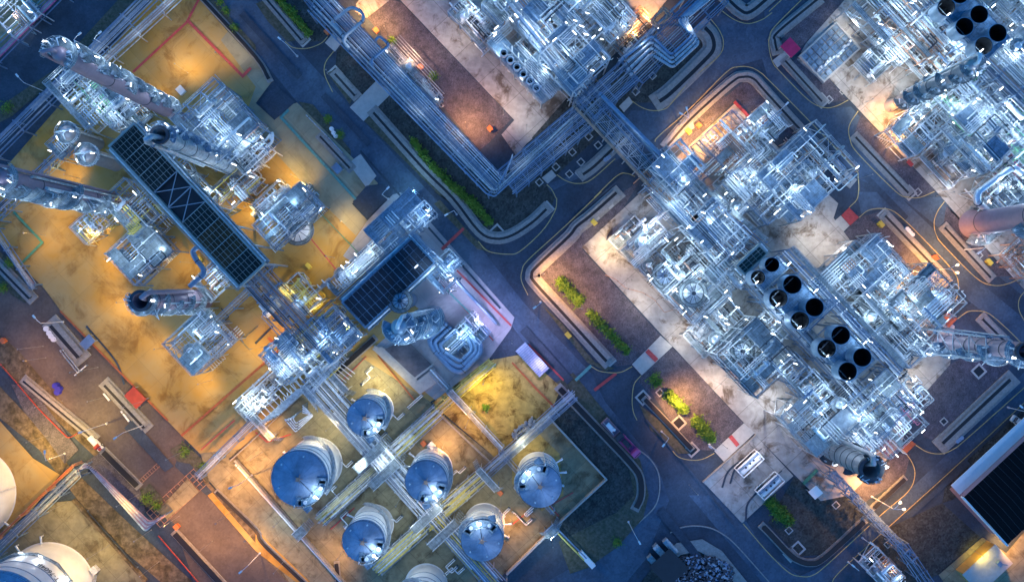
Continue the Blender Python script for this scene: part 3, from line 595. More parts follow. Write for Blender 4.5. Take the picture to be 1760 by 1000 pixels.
    if lattice:
        b = MB(); q = r*1.9; hh = h*.8
        P = [(q, q), (-q, q), (-q, -q), (q, -q)]
        for x, y in P: b.bar((x, y, 0), (x*.75, y*.75, hh), .28)
        for k in range(6):
            z0 = hh*k/6; z1 = hh*(k+1)/6; s0 = 1-.25*k/6; s1 = 1-.25*(k+1)/6
            for i in range(4):
                p, q2 = P[i], P[(i+1) % 4]
                b.bar((p[0]*s1, p[1]*s1, z1), (q2[0]*s1, q2[1]*s1, z1), .16); b.bar((p[0]*s0, p[1]*s0, z0), (q2[0]*s1, q2[1]*s1, z1), .12)
        b.build('lattice', 'steel', T)
    return T
# equipment ---------------------------------------------------------------
PIPEM = ['silver']*6+['silver_dull']*4+['white_paint']*3+['steel', 'steel_blue', 'steel_blue', 'steel_rust', 'steel_dark', 'steel_dark']
def exchanger(x, y, z, L, r, rot=TH, base='silver horizontal heat exchanger', m='silver', saddle=True, at=None, grp='horizontal heat exchangers'):
    c = Vector((x, y, z)); T = thing('heat_exchanger', c, rot); auto(T, base, 'heat exchanger', grp, at)
    b = MB(); b.hcyl((-L/2, 0, r+.5), (L/2, 0, r+.5), r, 14, dome=r*.4); b.build('shell', m, T, True)
    for s in (-1, 1): b = MB(); b.hcyl((s*L*.42, 0, r+.5), (s*L*.42+.18*s, 0, r+.5), r*1.22, 14); b.build('flange', 'steel', T)
    for s in (-1, 1):
        b = MB(); b.box(s*L*.28, 0, .35, .25, r*1.7, .7+r*.4); b.build('saddle', 'steel_dark', T)
        b = MB(); b.tube([(s*L*.33, 0, r*1.6+.5), (s*L*.33, 0, 2*r+1.0), (s*L*.33, r*2.2, 2*r+1.0)], r*.3, 8); b.build('nozzle', 'silver', T)
    return T
def drum(x, y, z, r, h, base='upright silver drum', m='silver', at=None, name='vertical_drum'):
    T = thing(name, (x, y, z), 0); auto(T, base, 'drum', 'upright drums', at)
    b = MB(); b.lathe([(r*.7, 0), (r*.7, .8), (r, 1.1), (r, h), (r*.75, h+r*.28), (r*.35, h+r*.42), (.001, h+r*.46)], n=20); b.build('shell', m, T, True)
    b = MB(); b.cyl(0, 0, h+r*.3, h+r*.3+.8, .22, n=8); b.tube([(0, 0, h+r*.3+.8), (r*.8, r*.8, h+r*.3+.8), (r*.8, r*.8, h*.3)], .15, 6); b.build('nozzle', 'silver', T)
    b = MB(); ring(b, 0, 0, h*.8, r, 1.0, 0, 4.2, 14, .07); p = b.build('platform', 'grating', T)
    b = MB(); rail_arc(b, 0, 0, h*.8+.07, r+.97, 0, 4.2, 12, wd=.07); b.build('railing', 'silver_dull', p)
    return T
def pump(x, y, z, rot, base='small electric pump', m='silver', at=None, k=1.0):
    T = thing('pump', (x, y, z), rot); auto(T, base, 'pump', 'pumps on the plant floor', at)
    b = MB(); b.box(0, 0, .15, 2.2*k, .9*k, .3); b.build('plinth', 'kerb', T)
    b = MB(); b.hcyl((-.95*k, 0, .75), (.05*k, 0, .75), .36*k, 10, .08); b.box(-.4*k, 0, 1.15, .35*k, .3*k, .25); b.build('motor', m, T, True)
    b = MB(); b.hcyl((.4*k, 0, .75), (.85*k, 0, .75), .42*k, 12, .1); b.tube([(.6*k, 0, 1.0), (.6*k, 0, 2.0), (.6*k, 1.1*k, 2.0)], .14*k, 6); b.build('casing', 'silver', T, True)
    return T
# steel structures full of pipework --------------------------------------
def roundp(p, r):
    q = [p[0]]
    for i in range(1, len(p)-1):   # rounded elbows
        d0 = (p[i]-p[i-1]).normalized(); d1 = (p[i+1]-p[i]).normalized(); e = min(r*2.2, .35)
        q += [p[i]-d0*e, p[i]-d0*e*.3+d1*e*.3, p[i]+d1*e]
    return q+[p[-1]]
def structure(px, py, su, sv, levels, base, seed, npipe=26, frame='steel', deck='grating', cover=.45, lamps=3, col=COOL, power=420, zc=None, eq=2, mats=None, at=None, thick=.24, lampm='lamp_cool', rail='silver_dull', bright=True):
    rng = random.Random(seed); zc = sum(levels)/len(levels)*.8 if zc is None else zc; c = W(px, py, zc); c.z = 0
    T = thing('pipe_structure', c, TH); auto(T, base, 'steel structure', None, at)
    mats = mats or PIPEM; top = levels[-1]; npipe = min(94, int(npipe*2.1)); cover *= .72; seed_frame = frame
    if frame == 'steel': frame = rng.choice(('steel', 'silver_dull', 'silver', 'steel_blue', 'silver_dull'))
    nu = max(1, round(su/5)); nv = max(1, round(sv/5)); us = [-su/2+su*i/nu for i in range(nu+1)]; vs_ = [-sv/2+sv*i/nv for i in range(nv+1)]
    b = MB()
    for u in us:
        for v in vs_:
            b.bar((u, v, 0), (u, v, top+rng.choice((0, 0, 1.2))), thick)
    for z in levels:
        for u in us: b.bar((u, vs_[0], z-.2), (u, vs_[-1], z-.2), thick*.8, thick*1.2)
        for v in vs_: b.bar((us[0], v, z-.17), (us[-1], v, z-.17), thick*.8, thick*1.2)
        for i in range(nu):      # joists of the open cells
            for j in range(nv):
                al = rng.random() < .5; sp = rng.choice((1.0, 1.3, 1.7)); u0, u1, v0, v1 = us[i], us[i+1], vs_[j], vs_[j+1]
                if rng.random() < .25: continue
                if al:
                    for q in range(1, int((u1-u0)/sp)): b.bar((u0+q*sp, v0, z-.15), (u0+q*sp, v1, z-.15), .1, .16)
                else:
                    for q in range(1, int((v1-v0)/sp)): b.bar((u0, v0+q*sp, z-.15), (u1, v0+q*sp, z-.15), .1, .16)
                if rng.random() < .4: b.bar((u0, v0, z-.2), (u1, v1, z-.2), .1); b.bar((u1, v0, z-.22), (u0, v1, z-.22), .1)
    b.build('frame', frame, T)
    b = MB(); pz = 0
    for z in levels:
        for s in (-1, 1):
            if rng.random() < .6: b.bar((us[0], s*sv/2, pz), (us[1], s*sv/2, z), thick*.6)
            if rng.random() < .6: b.bar((s*su/2, vs_[0], z), (s*su/2, vs_[1], pz), thick*.6)
        pz = z
    if b.v: b.build('bracing', frame, T)
    for li, z in enumerate(levels):
        b = MB(); cells = 0
        for i in range(nu):
            for j in range(nv):
                if rng.random() < cover:
                    g = .06; u0, u1 = us[i]+g, us[i+1]-g; v0, v1 = vs_[j]+g, vs_[j+1]-g
                    if rng.random() < .35: u1 = u0+(u1-u0)*rng.uniform(.3, .7)
                    elif rng.random() < .3: v1 = v0+(v1-v0)*rng.uniform(.3, .7)
                    b.box((u0+u1)/2, (v0+v1)/2, z, u1-u0, v1-v0, .07); cells += 1
        if not cells: b.box(0, vs_[0]+.6, z, su*.98, 1.1, .07)
        d = b.build('deck', deck, T)
        b = MB(); rail_line(b, [(us[0], vs_[0]), (us[-1], vs_[0]), (us[-1], vs_[-1]), (us[0], vs_[-1])], z+.04, wd=.07, closed=True); b.build('railing', rail, d)
    # pipework
    zs = [.7, 1.6]+[z+o for z in levels for o in (.35, .9, 1.6)]
    bank = 0
    for k in range(npipe):
        if bank > 0:     # the next pipe of a parallel bank
            bank -= 1; p = [q_+shift for q_ in p]; bm_ = bankm if rng.random() < .8 else rng.choice(mats); b = MB(); b.tube(roundp(p, r), r, 7); b.build('pipe', bm_, T, True); continue
        r = rng.choice((.06, .07, .09, .09, .12, .12, .16, .2 if k % 3 else .28 if su > 8 else .16)); z = rng.choice(zs)+rng.uniform(-.15, .15); al = rng.random() < .55
        a = rng.uniform(-.48, .48); e0 = rng.uniform(-.55, .3); e1 = min(.55, e0+rng.uniform(.2, .9))
        if al: p = [Vector((su*e0, sv*a, z)), Vector((su*e1, sv*a, z))]
        else: p = [Vector((su*a, sv*e0, z)), Vector((su*a, sv*e1, z))]
        for _ in range(rng.choice((0, 1, 1, 2, 3))):
            l = p[-1]; ch = rng.random()
            if ch < .35: n_ = Vector((l.x, l.y, max(.4, l.z+rng.choice((-1, 1))*rng.uniform(.8, 3))))
            elif ch < .68: n_ = Vector((l.x, max(-sv*.53, min(sv*.53, l.y+rng.choice((-1, 1))*rng.uniform(.8, sv*.4))), l.z))
            else: n_ = Vector((max(-su*.53, min(su*.53, l.x+rng.choice((-1, 1))*rng.uniform(.8, su*.4))), l.y, l.z))
            if (n_-l).length > .5 and abs((n_-l).normalized().dot((l-p[-2]).normalized())) < .5: p.append(n_)
        if rng.random() < .3 and len(p) <= 3:
            bank = rng.randint(2, 6); sg = rng.choice((-1, 1))*rng.uniform(.42, .75); shift = Vector((0, sg, 0)) if al else Vector((sg, 0, 0)); bankm = rng.choice(mats); r = min(r, .15)
            if abs((p[0]+shift*bank).y) > sv*.56 or abs((p[0]+shift*bank).x) > su*.56: shift = -shift
        b = MB(); b.tube(roundp(p, r), r, 7)
        if rng.random() < .5:
            m_ = (p[0]+p[1])/2; d0 = (p[1]-p[0]).normalized(); b.hcyl(m_-d0*.12, m_+d0*.12, r*1.9, 8); b.bar(m_, m_+Vector((0, 0, r+.5)), .1); b.cyl(m_.x, m_.y, m_.z+r+.45, m_.z+r+.52, .24, n=8)
        b.build('pipe', rng.choice(mats), T, True)
    W2 = lambda u, v: Vector((c.x+UD.x*u+VD.x*v, c.y+UD.y*u+VD.y*v, 0))
    for k in range(eq):
        z = rng.choice([0]+list(levels))+.06; u, v = rng.uniform(-.3, .3)*su, rng.uniform(-.3, .3)*sv; p = W2(u, v); ty = rng.random()
        if ty < .45:
            al = rng.random() < .5; L = min(su if al else sv, 7)*rng.uniform(.45, .8); exchanger(p.x, p.y, z, L, rng.uniform(.35, .65), TH if al else TH+math.pi/2, rng.choice(('silver horizontal heat exchanger', 'slim silver heat exchanger')), rng.choice(('silver', 'silver_dull')))
        elif ty < .7: drum(p.x, p.y, z, rng.uniform(.6, 1.1), rng.uniform(2.0, 4.0))
        else: pump(p.x, p.y, 0, TH+rng.choice((0, 1.57)))
    for k in range(lamps):
        u, v = rng.uniform(-.5, .5)*su, rng.choice((-.5, .5))*sv
        if rng.random() < .5: u, v = rng.choice((-.5, .5))*su, rng.uniform(-.5, .5)*sv
        z = rng.choice(levels); b = MB(); b.bar((u, v, z), (u, v, z+2.1), .08); b.bar((u, v, z+2.1), (u*.95, v*.95, z+2.2), .08); lp = b.build('lamp_bracket', 'silver_dull', T)
        tube_lamp(lp, u*.95, v*.95, z+2.3, rng.uniform(.7, 1.3), rng.choice((0, 1.57, .5)), lampm)
    for k in range(lamps):
        u, v = rng.uniform(-.42, .42)*su, rng.uniform(-.42, .42)*sv
        light(T, (u, v, rng.choice(levels)+3.8), power*CPOW*rng.uniform(.7, 1.2), col, rad=.5)
    return T
# pipe racks --------------------------------------------------------------
def rack(A, B, wpx, z, base, npipes=12, seed=1, mats=None, tiers=1, frame='steel_blue', rmax=.28, bent=6.0, at=None, label=None, truss=False, walkway=False, name='pipe_rack', ends=.06, jog=0, glow=0, gpow=330, gcol=(.8, .92, 1.0)):
    rng = random.Random(seed); a = W(A[0], A[1], z); c = W(B[0], B[1], z); L = (c-a).length; wd = wpx*M*(H-z)/H; a.z = c.z = 0
    T = thing(name, (a+c)/2, math.atan2(c.y-a.y, c.x-a.x))
    if label: tag(T, label, 'pipe rack')
    else: auto(T, base, 'pipe rack', None, at)
    n = max(1, round(L/bent))
    for i in range(n+1):
        x = -L/2+L*i/n; b = MB()
        for s in (-1, 1): b.bar((x, s*wd/2, 0), (x, s*wd/2, z+(tiers-1)*2.6+.1), .28)
        for tt in range(tiers): b.bar((x, -wd/2, z+tt*2.6-.25), (x, wd/2, z+tt*2.6-.25), .3)
        if i % 3 == 0: b.bar((x, -wd/2, z*.4), (x, wd/2, z-.3), .14); b.bar((x, wd/2, z*.4), (x, -wd/2, z-.3), .14)
        b.build('portal_frame', frame, T)
    b = MB()
    for s in (-1, 1): b.bar((-L/2, s*(wd/2+.02), z-.5), (L/2, s*(wd/2+.02), z-.5), .2)
    b.build('edge_beam', frame, T)
    for i in range(int(L/11)*glow): x = -L/2+11*(i+.5); light(T, (x, (-1)**i*wd*.3, z+3.5), gpow*CPOW, gcol, rad=.4)  # fill lights added above the pipes, no fixtures
    if truss:
        b = MB()
        for i in range(n):
            x0, x1 = -L/2+L*i/n, -L/2+L*(i+1)/n; sg = 1 if i % 2 else -1
            b.bar((x0, -sg*wd/2, z-.6), (x1, sg*wd/2, z-.6), .16); b.bar((x0, sg*wd/2, z-.62), (x1, -sg*wd/2, z-.62), .16)
            for s in (-1, 1): b.bar((x0, s*wd/2, z-2.2), (x1, s*wd/2, z-.6), .14); b.bar((x0, s*wd/2, z-2.2), (x1, s*wd/2, z-2.2), .14)
        b.build('truss', frame, T)
    mats = mats or PIPEM
    for tt in range(tiers):
        y = -wd/2+.4; cnt = int(npipes*1.35); gap = (wd-.8)/max(1, cnt-1)
        for i in range(cnt):
            if tt and rng.random() < .5: continue
            r = rng.choice((.07, .09, .11, .14, .18, rmax)); r = min(r, gap*(.47 if frame == 'steel' else .36))
            x0 = -L/2-rng.uniform(0, 1.2) if rng.random() > ends*4 else -L/2+rng.uniform(0, L*.5); x1 = L/2+rng.uniform(0, 1.2) if rng.random() > ends*4 else L/2-rng.uniform(0, L*.5)
            yy = y+gap*i; zz = z+tt*2.6+r
            b = MB(); P = [(x0, yy, zz), (x1, yy, zz)]
            if jog and rng.random() < jog:
                xm = rng.uniform(-.3, .3)*L; d = rng.choice((-1, 1))*rng.uniform(.6, 2.2); P = [(x0, yy, zz), (xm, yy, zz), (xm, yy, zz+.8), (xm, yy+d, zz+.8), (x1, yy+d, zz+.8)]
            b.tube(P, r, 7); b.build('pipe', rng.choice(mats), T, True)
    if walkway:
        b = MB(); b.box(0, wd/2+.7, z+.1, L, 1.0, .07); d = b.build('walkway', 'grating', T); b = MB()
        rail_line(b, [(-L/2, wd/2+1.2), (L/2, wd/2+1.2)], z+.1, wd=.07); b.build('railing', 'silver_dull', d)
    return T
def pipeline(pts, z, r, m, label, cat='pipe', group=None, base=None, sup=True, name='pipeline', n=10, fillet=2.6):
    """a big pipe through pixel points (x, y) or (x, y, z); with its pipe shoes as parts"""
    P = [W(p[0], p[1], p[2] if len(p) > 2 else z) for p in pts]; o = thing(name, (P[0].x, P[0].y, 0), 0)
    if base: auto(o, base, cat, group)
    else: tag(o, label, cat, group)
    q = [P[0]]
    for i in range(1, len(P)-1):
        d0 = (P[i]-P[i-1]); d1 = (P[i+1]-P[i]); e = min(r*fillet, d0.length*.45, d1.length*.45); d0.normalize(); d1.normalize()
        for s in (0, .25, .5, .75, 1):
            a_ = P[i]-d0*e*(1-s); b_ = P[i]+d1*e*s; q.append(a_*(1-s)+b_*s)
    q.append(P[-1]); b = MB(); O = Vector((P[0].x, P[0].y, 0)); b.tube([p-O for p in q], r, n); b.build('tube', m, o, True)
    for p0, p1 in zip(P, P[1:]):
        d = (p1-p0)
        if d.length < 3: continue
        d.normalize(); e = p0+d*.8; b = MB(); b.hcyl(e-O-d*.08, e-O+d*.08, r*1.25, n); b.build('collar', 'steel_dark', o)
    if sup:
        for p in (P[0], P[-1]):
            if p.z > .6: b = MB(); b.bar((p.x-O.x, p.y-O.y, 0), (p.x-O.x, p.y-O.y, p.z-r*.5), .25); b.build('post', 'steel_blue', o)
    return o
# coolers -----------------------------------------------------------------
def louvre_cooler(px, py, su, sv, z, nb, label, edge='cooler_frame', lou='louvre', along='u', gap=None, sub=4, lightcol=COOL, frame='steel'):
    c = W(px, py, z); c.z = 0; T = thing('louvred_air_cooler', c, TH if along == 'u' else TH+math.pi/2); tag(T, label, 'air cooler')
    L, w_ = su, sv; b = MB(); n = max(2, round(L/6))
    for i in range(n+1):
        x = -L/2+.3+(L-.6)*i/n
        for s in (-1, 1): b.bar((x, s*(w_/2-.3), 0), (x, s*(w_/2-.3), z-1.2), .35)
        b.bar((x, -w_/2+.3, z*.55), (x, w_/2-.3, z*.55), .3); b.bar((x, -w_/2+.3, 1), (x, w_/2-.3, z*.55), .14)
    b.build('frame', frame, T)
    b = MB()
    for s in (-1, 1): b.box(0, s*(w_/2-.2), z-.7, L, .4, 1.4); b.box(s*(L/2-.2), 0, z-.7, .4, w_-.8, 1.4)
    b.build('casing', edge, T)
    b = MB(); b.box(0, 0, z-1.5, L-.2, w_-.2, .2); b.build('floor', 'black_blue', T)
    for i in range(nb):
        x0 = -L/2+.45+(L-.9)*i/nb; x1 = -L/2+.45+(L-.9)*(i+1)/nb
        if gap and gap[0] <= i < gap[1]:
            b = MB(); b.bar((x0, -w_/2+.4, z-.3), (x1, w_/2-.4, z-.3), .16); b.bar((x0, w_/2-.4, z-.35), (x1, -w_/2+.4, z-.35), .16); b.bar((x0, -w_/2+.4, z-.3), (x0, w_/2-.4, z-.3), .2); b.build('brace', 'steel', T); continue
        b = MB(); k = int((w_-.8)/.42)
        for j in range(k):
            y = -w_/2+.5+(w_-1.0)*(j+.5)/k; v0 = [(x0+.12, y-.17, z-.35), (x1-.12, y-.17, z-.35), (x1-.12, y+.17, z-.12), (x0+.12, y+.17, z-.12)]
            b.add(v0, [(0, 1, 2, 3)])
        b.build('louvre_panel', 'louvre_brown' if lou == 'louvre' and i in (6, 7) else lou, T)
        b = MB(); b.box(x0, 0, z-.05, .16, w_-.8, .1)
        for j in range(1, sub): y = -w_/2+w_*j/sub; b.box((x0+x1)/2, y, z-.06, x1-x0-.2, .07, .09)
        if sub > 3:
            for q in (.33, .67): b.box(x0+(x1-x0)*q, 0, z-.045, .06, w_-.8, .09)
        elif sub > 2: b.box((x0+x1)/2, 0, z-.045, .09, w_-.8, .09)
        b.build('panel_frame', edge, T)
    for s in (-1, 1):
        b = MB(); b.box(0, s*(w_/2+.5), z-1.6, L, 1.0, .08); d = b.build('walkway', 'grating', T)
        b = MB(); rail_line(b, [(-L/2, s*(w_/2+1.0)), (L/2, s*(w_/2+1.0))], z-1.56, wd=.08); b.build('railing', edge, d)
        b = MB(); b.tube([(-L/2+.5, s*(w_/2+.35), z-.7), (L/2-.5, s*(w_/2+.35), z-.7)], .24, 8); b.build('header_pipe', 'silver', T, True)
    return T
def fan_cooler(px, py, su, sv, z, fans, label, fr=2.1, fh=3.4, deck='grating_blue', lamps=3, power=850):
    """deck with dark fan stacks; fans are pixel points of the stack mouths"""
    c = W(px, py, z); c.z = 0; T = thing('fan_air_cooler', c, TH); tag(T, label, 'air cooler', 'fan coolers over the pipe racks')
    b = MB(); n = max(1, round(su/6))
    for i in range(n+1):
        x = -su/2+.3+(su-.6)*i/n
        for s in (-1, 1): b.bar((x, s*(sv/2-.3), 0), (x, s*(sv/2-.3), z), .35)
        b.bar((x, -sv/2+.3, z*.5), (x, sv/2-.3, z*.5), .3)
    b.build('frame', 'steel_blue', T)
    b = MB(); b.box(0, 0, z-.4, su, sv, .8); b.build('plenum', 'steel_blue', T)
    b = MB(); b.box(0, 0, z+.05, su-.1, sv-.1, .1); d = b.build('deck', deck, T)
    b = MB(); rail_line(b, [(-su/2, -sv/2), (su/2, -sv/2), (su/2, sv/2), (-su/2, sv/2)], z+.1, wd=.08, closed=True); b.build('railing', 'silver_dull', d)
    inv = Matrix.Rotation(-TH, 4, 'Z')
    for fx, fy, k in fans:
        p = W(fx, fy, z+fh)-c; p = inv @ Vector((p.x, p.y, 0)); r = fr*k
        b = MB(); b.lathe([(r*1.12, z+.1), (r*1.03, z+fh*.4), (r, z+fh)], p.x, p.y, 30); b.lathe([(r*1.02, z+fh-.14), (r*1.07, z+fh-.14), (r*1.07, z+fh), (r*1.0, z+fh)], p.x, p.y, 30)
        st = b.build('fan_stack', 'grating_blue_plain', T, True)
        b = MB(); b.lathe([(.001, z+.35), (r-.14, z+.35), (r-.1, z+fh+.01), (r+.01, z+fh+.01)], p.x, p.y, 30); b.build('throat', 'black', st)  # inner wall black: the dark of the deep stack is painted on
        b = MB(); b.cyl(p.x, p.y, z+.6, z+1.2, .3, n=10)
        for j in range(5):
            a = j*1.2566; b.bar((p.x+.2*math.cos(a), p.y+.2*math.sin(a), z+.9), (p.x+(r-.3)*math.cos(a), p.y+(r-.3)*math.sin(a), z+1.0), .4, .06)
        b.build('fan', 'black', st)
    for i in range(lamps):
        u = (-.5+(i+.5)/lamps)*su; v = (sv/2+.35)*(1 if i % 2 else -1); tube_lamp(d, u, v, z+2.3, 1.1, 1.57); light(T, (u, v, z+3.0), power*CPOW, COOLB, rad=.25)
    return T
# lamp posts --------------------------------------------------------------
def street_lamp(px, py, h, aimdeg, base, lit=None, power=0, heads=1, arm=1.8, cone=150, glow=False):
    """px,py = where the lamp head shows; the mast stands under it"""
    hd = W(px, py, h); a = R(aimdeg); d = Vector((math.cos(a), math.sin(a), 0)); c = hd-d*arm; c.z = 0
    T = thing('street_lamp', c, 0); auto(T, base, 'street lamp', 'lamp posts along the roads')
    b = MB(); b.tube([(0, 0, 0), (0, 0, h*.5), (0, 0, h-.3)], [.14, .11, .08], 8); b.cyl(0, 0, 0, .5, .28, n=10); b.build('mast', 'silver', T, True)
    for i in range(heads):
        aa = a+(i*.9-.45*(heads-1)); e = Vector((math.cos(aa), math.sin(aa), 0))
        b = MB(); b.tube([(0, 0, h-.4), tuple(e*arm*.5+Vector((0, 0, h))), tuple(e*arm+Vector((0, 0, h)))], .06, 6); b.build('arm', 'silver', T)
        p = e*(arm+.35)+Vector((0, 0, h)); b = MB(); b.box(p.x, p.y, p.z+.04, .95, .42, .16, aa); hdp = b.build('lamp_head', 'white_paint', T)
        b = MB()
        if glow: b.lathe([(.001, h+.13), (.28, h+.14), (.3, h+.3), (.2, h+.42), (.001, h+.46)], p.x, p.y, 12); b.build('lens', 'lamp_warm', hdp)
        else: b.box(p.x, p.y, p.z-.06, .8, .34, .04, aa); b.build('lens', 'lamp_warm' if lit else 'glass', hdp)
        if lit: light(T, (p.x, p.y, p.z-.45), power*SPOW/heads, lit, 'SPOT', rad=.2, cone=cone)
    return T
def flood(px, py, h, tx, ty, power, col, base, cone=110, at=None):
    """floodlight on an added thin mast at px,py, aimed at ground pixel tx,ty"""
    p = W(px, py, h); g = W(tx, ty, 0); c = Vector((p.x, p.y, 0)); d = (g-p).normalized()
    T = thing('floodlight', c, 0); auto(T, base, 'floodlight', 'floodlights on added masts', at)
    b = MB(); b.tube([(0, 0, 0), (0, 0, h-.2)], [.04, .035], 5); b.cyl(0, 0, 0, .25, .12, n=8); b.build('mast', 'kerb', T)  # mast is added to carry the light; none stands there
    a = math.atan2(d.y, d.x); b = MB(); hd = Vector((0, 0, h)); b.bar(hd-d*.1, hd+d*.14, .3, .24); hh = b.build('housing', 'kerb', T)
    b = MB(); b.bar(hd+d*.15, hd+d*.17, .26, .2); b.build('lens', 'lamp_warm' if col[2] < .5 else 'lamp_cool', hh)
    light(T, tuple(hd+d*.5), power*(SPOW if col[2] < .5 else CPOW), col, 'SPOT', rad=.3, cone=cone, blend=.9, aim=d)
    return T
# hedges ------------------------------------------------------------------
def hedge(pts, wd, h, label, seed, m='leaf', dens=230):
    rng = random.Random(seed); P = [W(x, y, h*.6) for x, y in smooth(pts, 5)]; c = P[0].copy(); c.z = 0; T = thing('hedge', c, 0); tag(T, label, 'hedge', 'clipped hedges on the gravel')
    b = MB(); b2 = MB()
    for p, q in zip(P, P[1:]):
        L = (q-p).length; d = (q-p).normalized(); n_ = Vector((-d.y, d.x, 0)); k = max(1, int(L/1.1))
        for i in range(k):
            s = p+d*(L*(i+.5)/k)-c; s.z = 0; b2.bar(s, s+Vector((rng.uniform(-.2, .2), rng.uniform(-.2, .2), h*.7)), .12)
            hh = h*rng.uniform(.75, 1.2); ww = wd*rng.uniform(.75, 1.25)
            for _ in range(dens):
                th = rng.uniform(0, 6.28); ph = rng.uniform(0, 1) ** .6; e = Vector((rng.gauss(0, .45), rng.gauss(0, 1)*ww*.27, 0)); z = hh*(1-min(1, abs(e.y)/(ww*.6))**2*.6)*rng.uniform(.25, 1)
                o = s+d*e.x+n_*e.y+Vector((0, 0, z)); a = Vector((rng.gauss(0, 1), rng.gauss(0, 1), rng.gauss(0, .7))).normalized()*rng.uniform(.18, .4); bb = a.cross(Vector((rng.gauss(0, 1), rng.gauss(0, 1), rng.gauss(0, 1)))).normalized()*rng.uniform(.1, .2)
                b.add([o-a, o+bb, o+a, o-bb], [(0, 1, 2, 3)])
    b.build('foliage', m, T); b2.build('stem', 'soil', T)
    return T
# ================================================================== PLACEMENT
LM = {'the slim violet tower': (300, 190), 'the short blue-crowned tower': (400, 290), 'the stepped tower by the yellow yard': (120, 335), 'the open-topped dark tower': (320, 515),
 'the giant spiral-decked tower': (715, 555), 'the long black louvred cooler': (320, 350), 'the blue-framed louvred cooler': (665, 487), 'the fan cooler with a louvred end': (1300, 460),
 'the middle four-fan cooler': (1370, 522), 'the last four-fan cooler': (1450, 607), 'the violet tower by the road bend': (1600, 583), 'the grey banded tower': (1450, 775),
 'the drum with a ringed top': (1190, 503), 'the twin-drum frame': (1290, 620), 'the red paved patch': (1318, 224), 'the orange-lit ringed tower': (1570, 160), 'the five-fan cooler': (1670, 50),
 'the wide violet vessel': (1700, 370), 'the magenta shelter roof': (1360, 85), 'the six-stack heater bank': (905, 100), 'the pipe bend by the road corner': (1150, 95), 'the big pipe rack crossing': (1010, 170),
 'the largest roofed tank': (515, 820), 'the blue pipe loop skid': (790, 590), 'the comb of small-bore pipes': (470, 690), 'the two white tank trailers': (1303, 812), 'the black-roofed hall': (1700, 850),
 'the pink truck': (1080, 768), 'the tank with the top platform': (829, 927), 'the lit tank by the dyke corner': (928, 835), 'the small tank near the pump row': (632, 712), 'the numbered corner tank': (60, 980),
 'the brown drain island': (115, 580), 'the red tarpaulin': (232, 683), 'the striped rack over the brown road': (220, 850), 'the blue truss bridge': (1500, 885), 'the grid-topped skid': (1425, 90),
 'the small blue vessel': (1515, 985), 'the trimmed hedge pair': (1020, 545), 'the green-lined drain yard': (570, 250), 'the red patch by the bend': (1460, 370), 'the pipe rack U-bend': (860, 345), 'the white drain crossing': (625, 175),
 'the red and green rack': (50, 40), 'the gate hut on the far road': (110, 80)}
# ---- tanks
tank('largest blue-roofed tank in the white-walled tank farm', 515, 821, 48, 14, R(-48), 1.5)
tank('small blue-roofed tank beside the broad pipe bundle', 629, 717, 32, 12, R(-50), 1.6)
tank('blue-roofed tank with an orange-lit shell east of the pipe bundle', 733, 826, 36, 12, R(-62), 1.6)
tank('blue-roofed tank between the dyke wall and the lower pipe bundle', 625, 929, 36, 12, R(-50), 1.6)
tank('blue-roofed tank with its railed platform on the upper edge', 829, 927, 36, 12, R(98), 1.9)
tank('blue-roofed tank nearest the dark gravel with a bright roof lamp', 928, 834, 37, 12, R(128), 2.0)
tank('white tank cut by the bottom edge below the pipe bundle', 722, 1040, 38, 12, R(70), 1.4)
tank('huge white tank with number and lit ring walkway in the corner', -3, 1067, 87, 18, R(-110), 1.0, lit=False, text='T-7604B', ringw=True)
tank('large white tank at the edge of the brown yard', -155, 885, 88, 18, R(60), 1.0, lit=False)
# ---- towers
D = pxdir
tower('tall slim violet tower with round platforms up one side', 322, 208, 52, 1.45, 'violet', D(.5, -.85), 9, 2.4, 2.1, seed=3, lights=5, power=600, bands=3, pipes=2)
tower('short tower with a dark blue crown beside the long black cooler', 412, 293, 41, 1.7, 'silver_dull', D(-.2, -1), 7, 3.4, 1.5, top='open', seed=5, grate='grating_blue', deck='steel_blue', lights=4, power=420)
tower('stepped silver tower reaching the image edge over the yellow yard', 216, 352, 45, 1.7, 'violet', D(.2, 1), 10, 2.6, 2.3, seed=7, lights=5, power=600, bands=4)
tower('dark open-topped tower with a bent pipe over the yellow floor', 348, 514, 30, 2.5, 'violet', D(.2, 1), 5, 3.4, 1.4, top='open', seed=9, r2=2.1, lights=3, power=500, bands=8)
tower('giant tower wrapped in curved decks beside the blue cooler', 745, 543, 56, 2.3, 'grating_blue_plain', D(.3, .9), 18, 3.0, 1.9, r2=1.5, seed=11, grate='grating_blue', deck='silver_dull', lights=9, power=700, col=COOLB, bands=10, pipes=6)
tower('violet tower leaning over the road bend', 1566, 581, 40, 1.7, 'violet', D(0, 1), 5, 3.6, 2.2, top='open', seed=13, lights=4, power=450, bands=9, lattice=True, grate='grating_blue')
tower('wide grey banded tower with a dark top by the orange gravel', 1415, 765, 24, 2.5, 'clad_grey', D(1, .3), 3, 4.4, 1.3, top='open', seed=15, lights=2, power=380, bands=7, grate='steel_dark', deck='steel_dark')
tower('wide violet vessel lying over the edge behind the curved pipes', 1672, 385, 40, 3.0, 'violet', D(0, 1), 3, 2.0, 3.0, seed=17, lights=3, power=800, bands=2, plat_lo=.05)
tower('ringed tower with an orange-lit foot on the stained concrete', 1530, 182, 33, 1.4, 'clad_grey', D(.6, .8), 7, 4.6, 1.5, seed=19, lights=4, power=320, bands=6, deck='steel_dark')
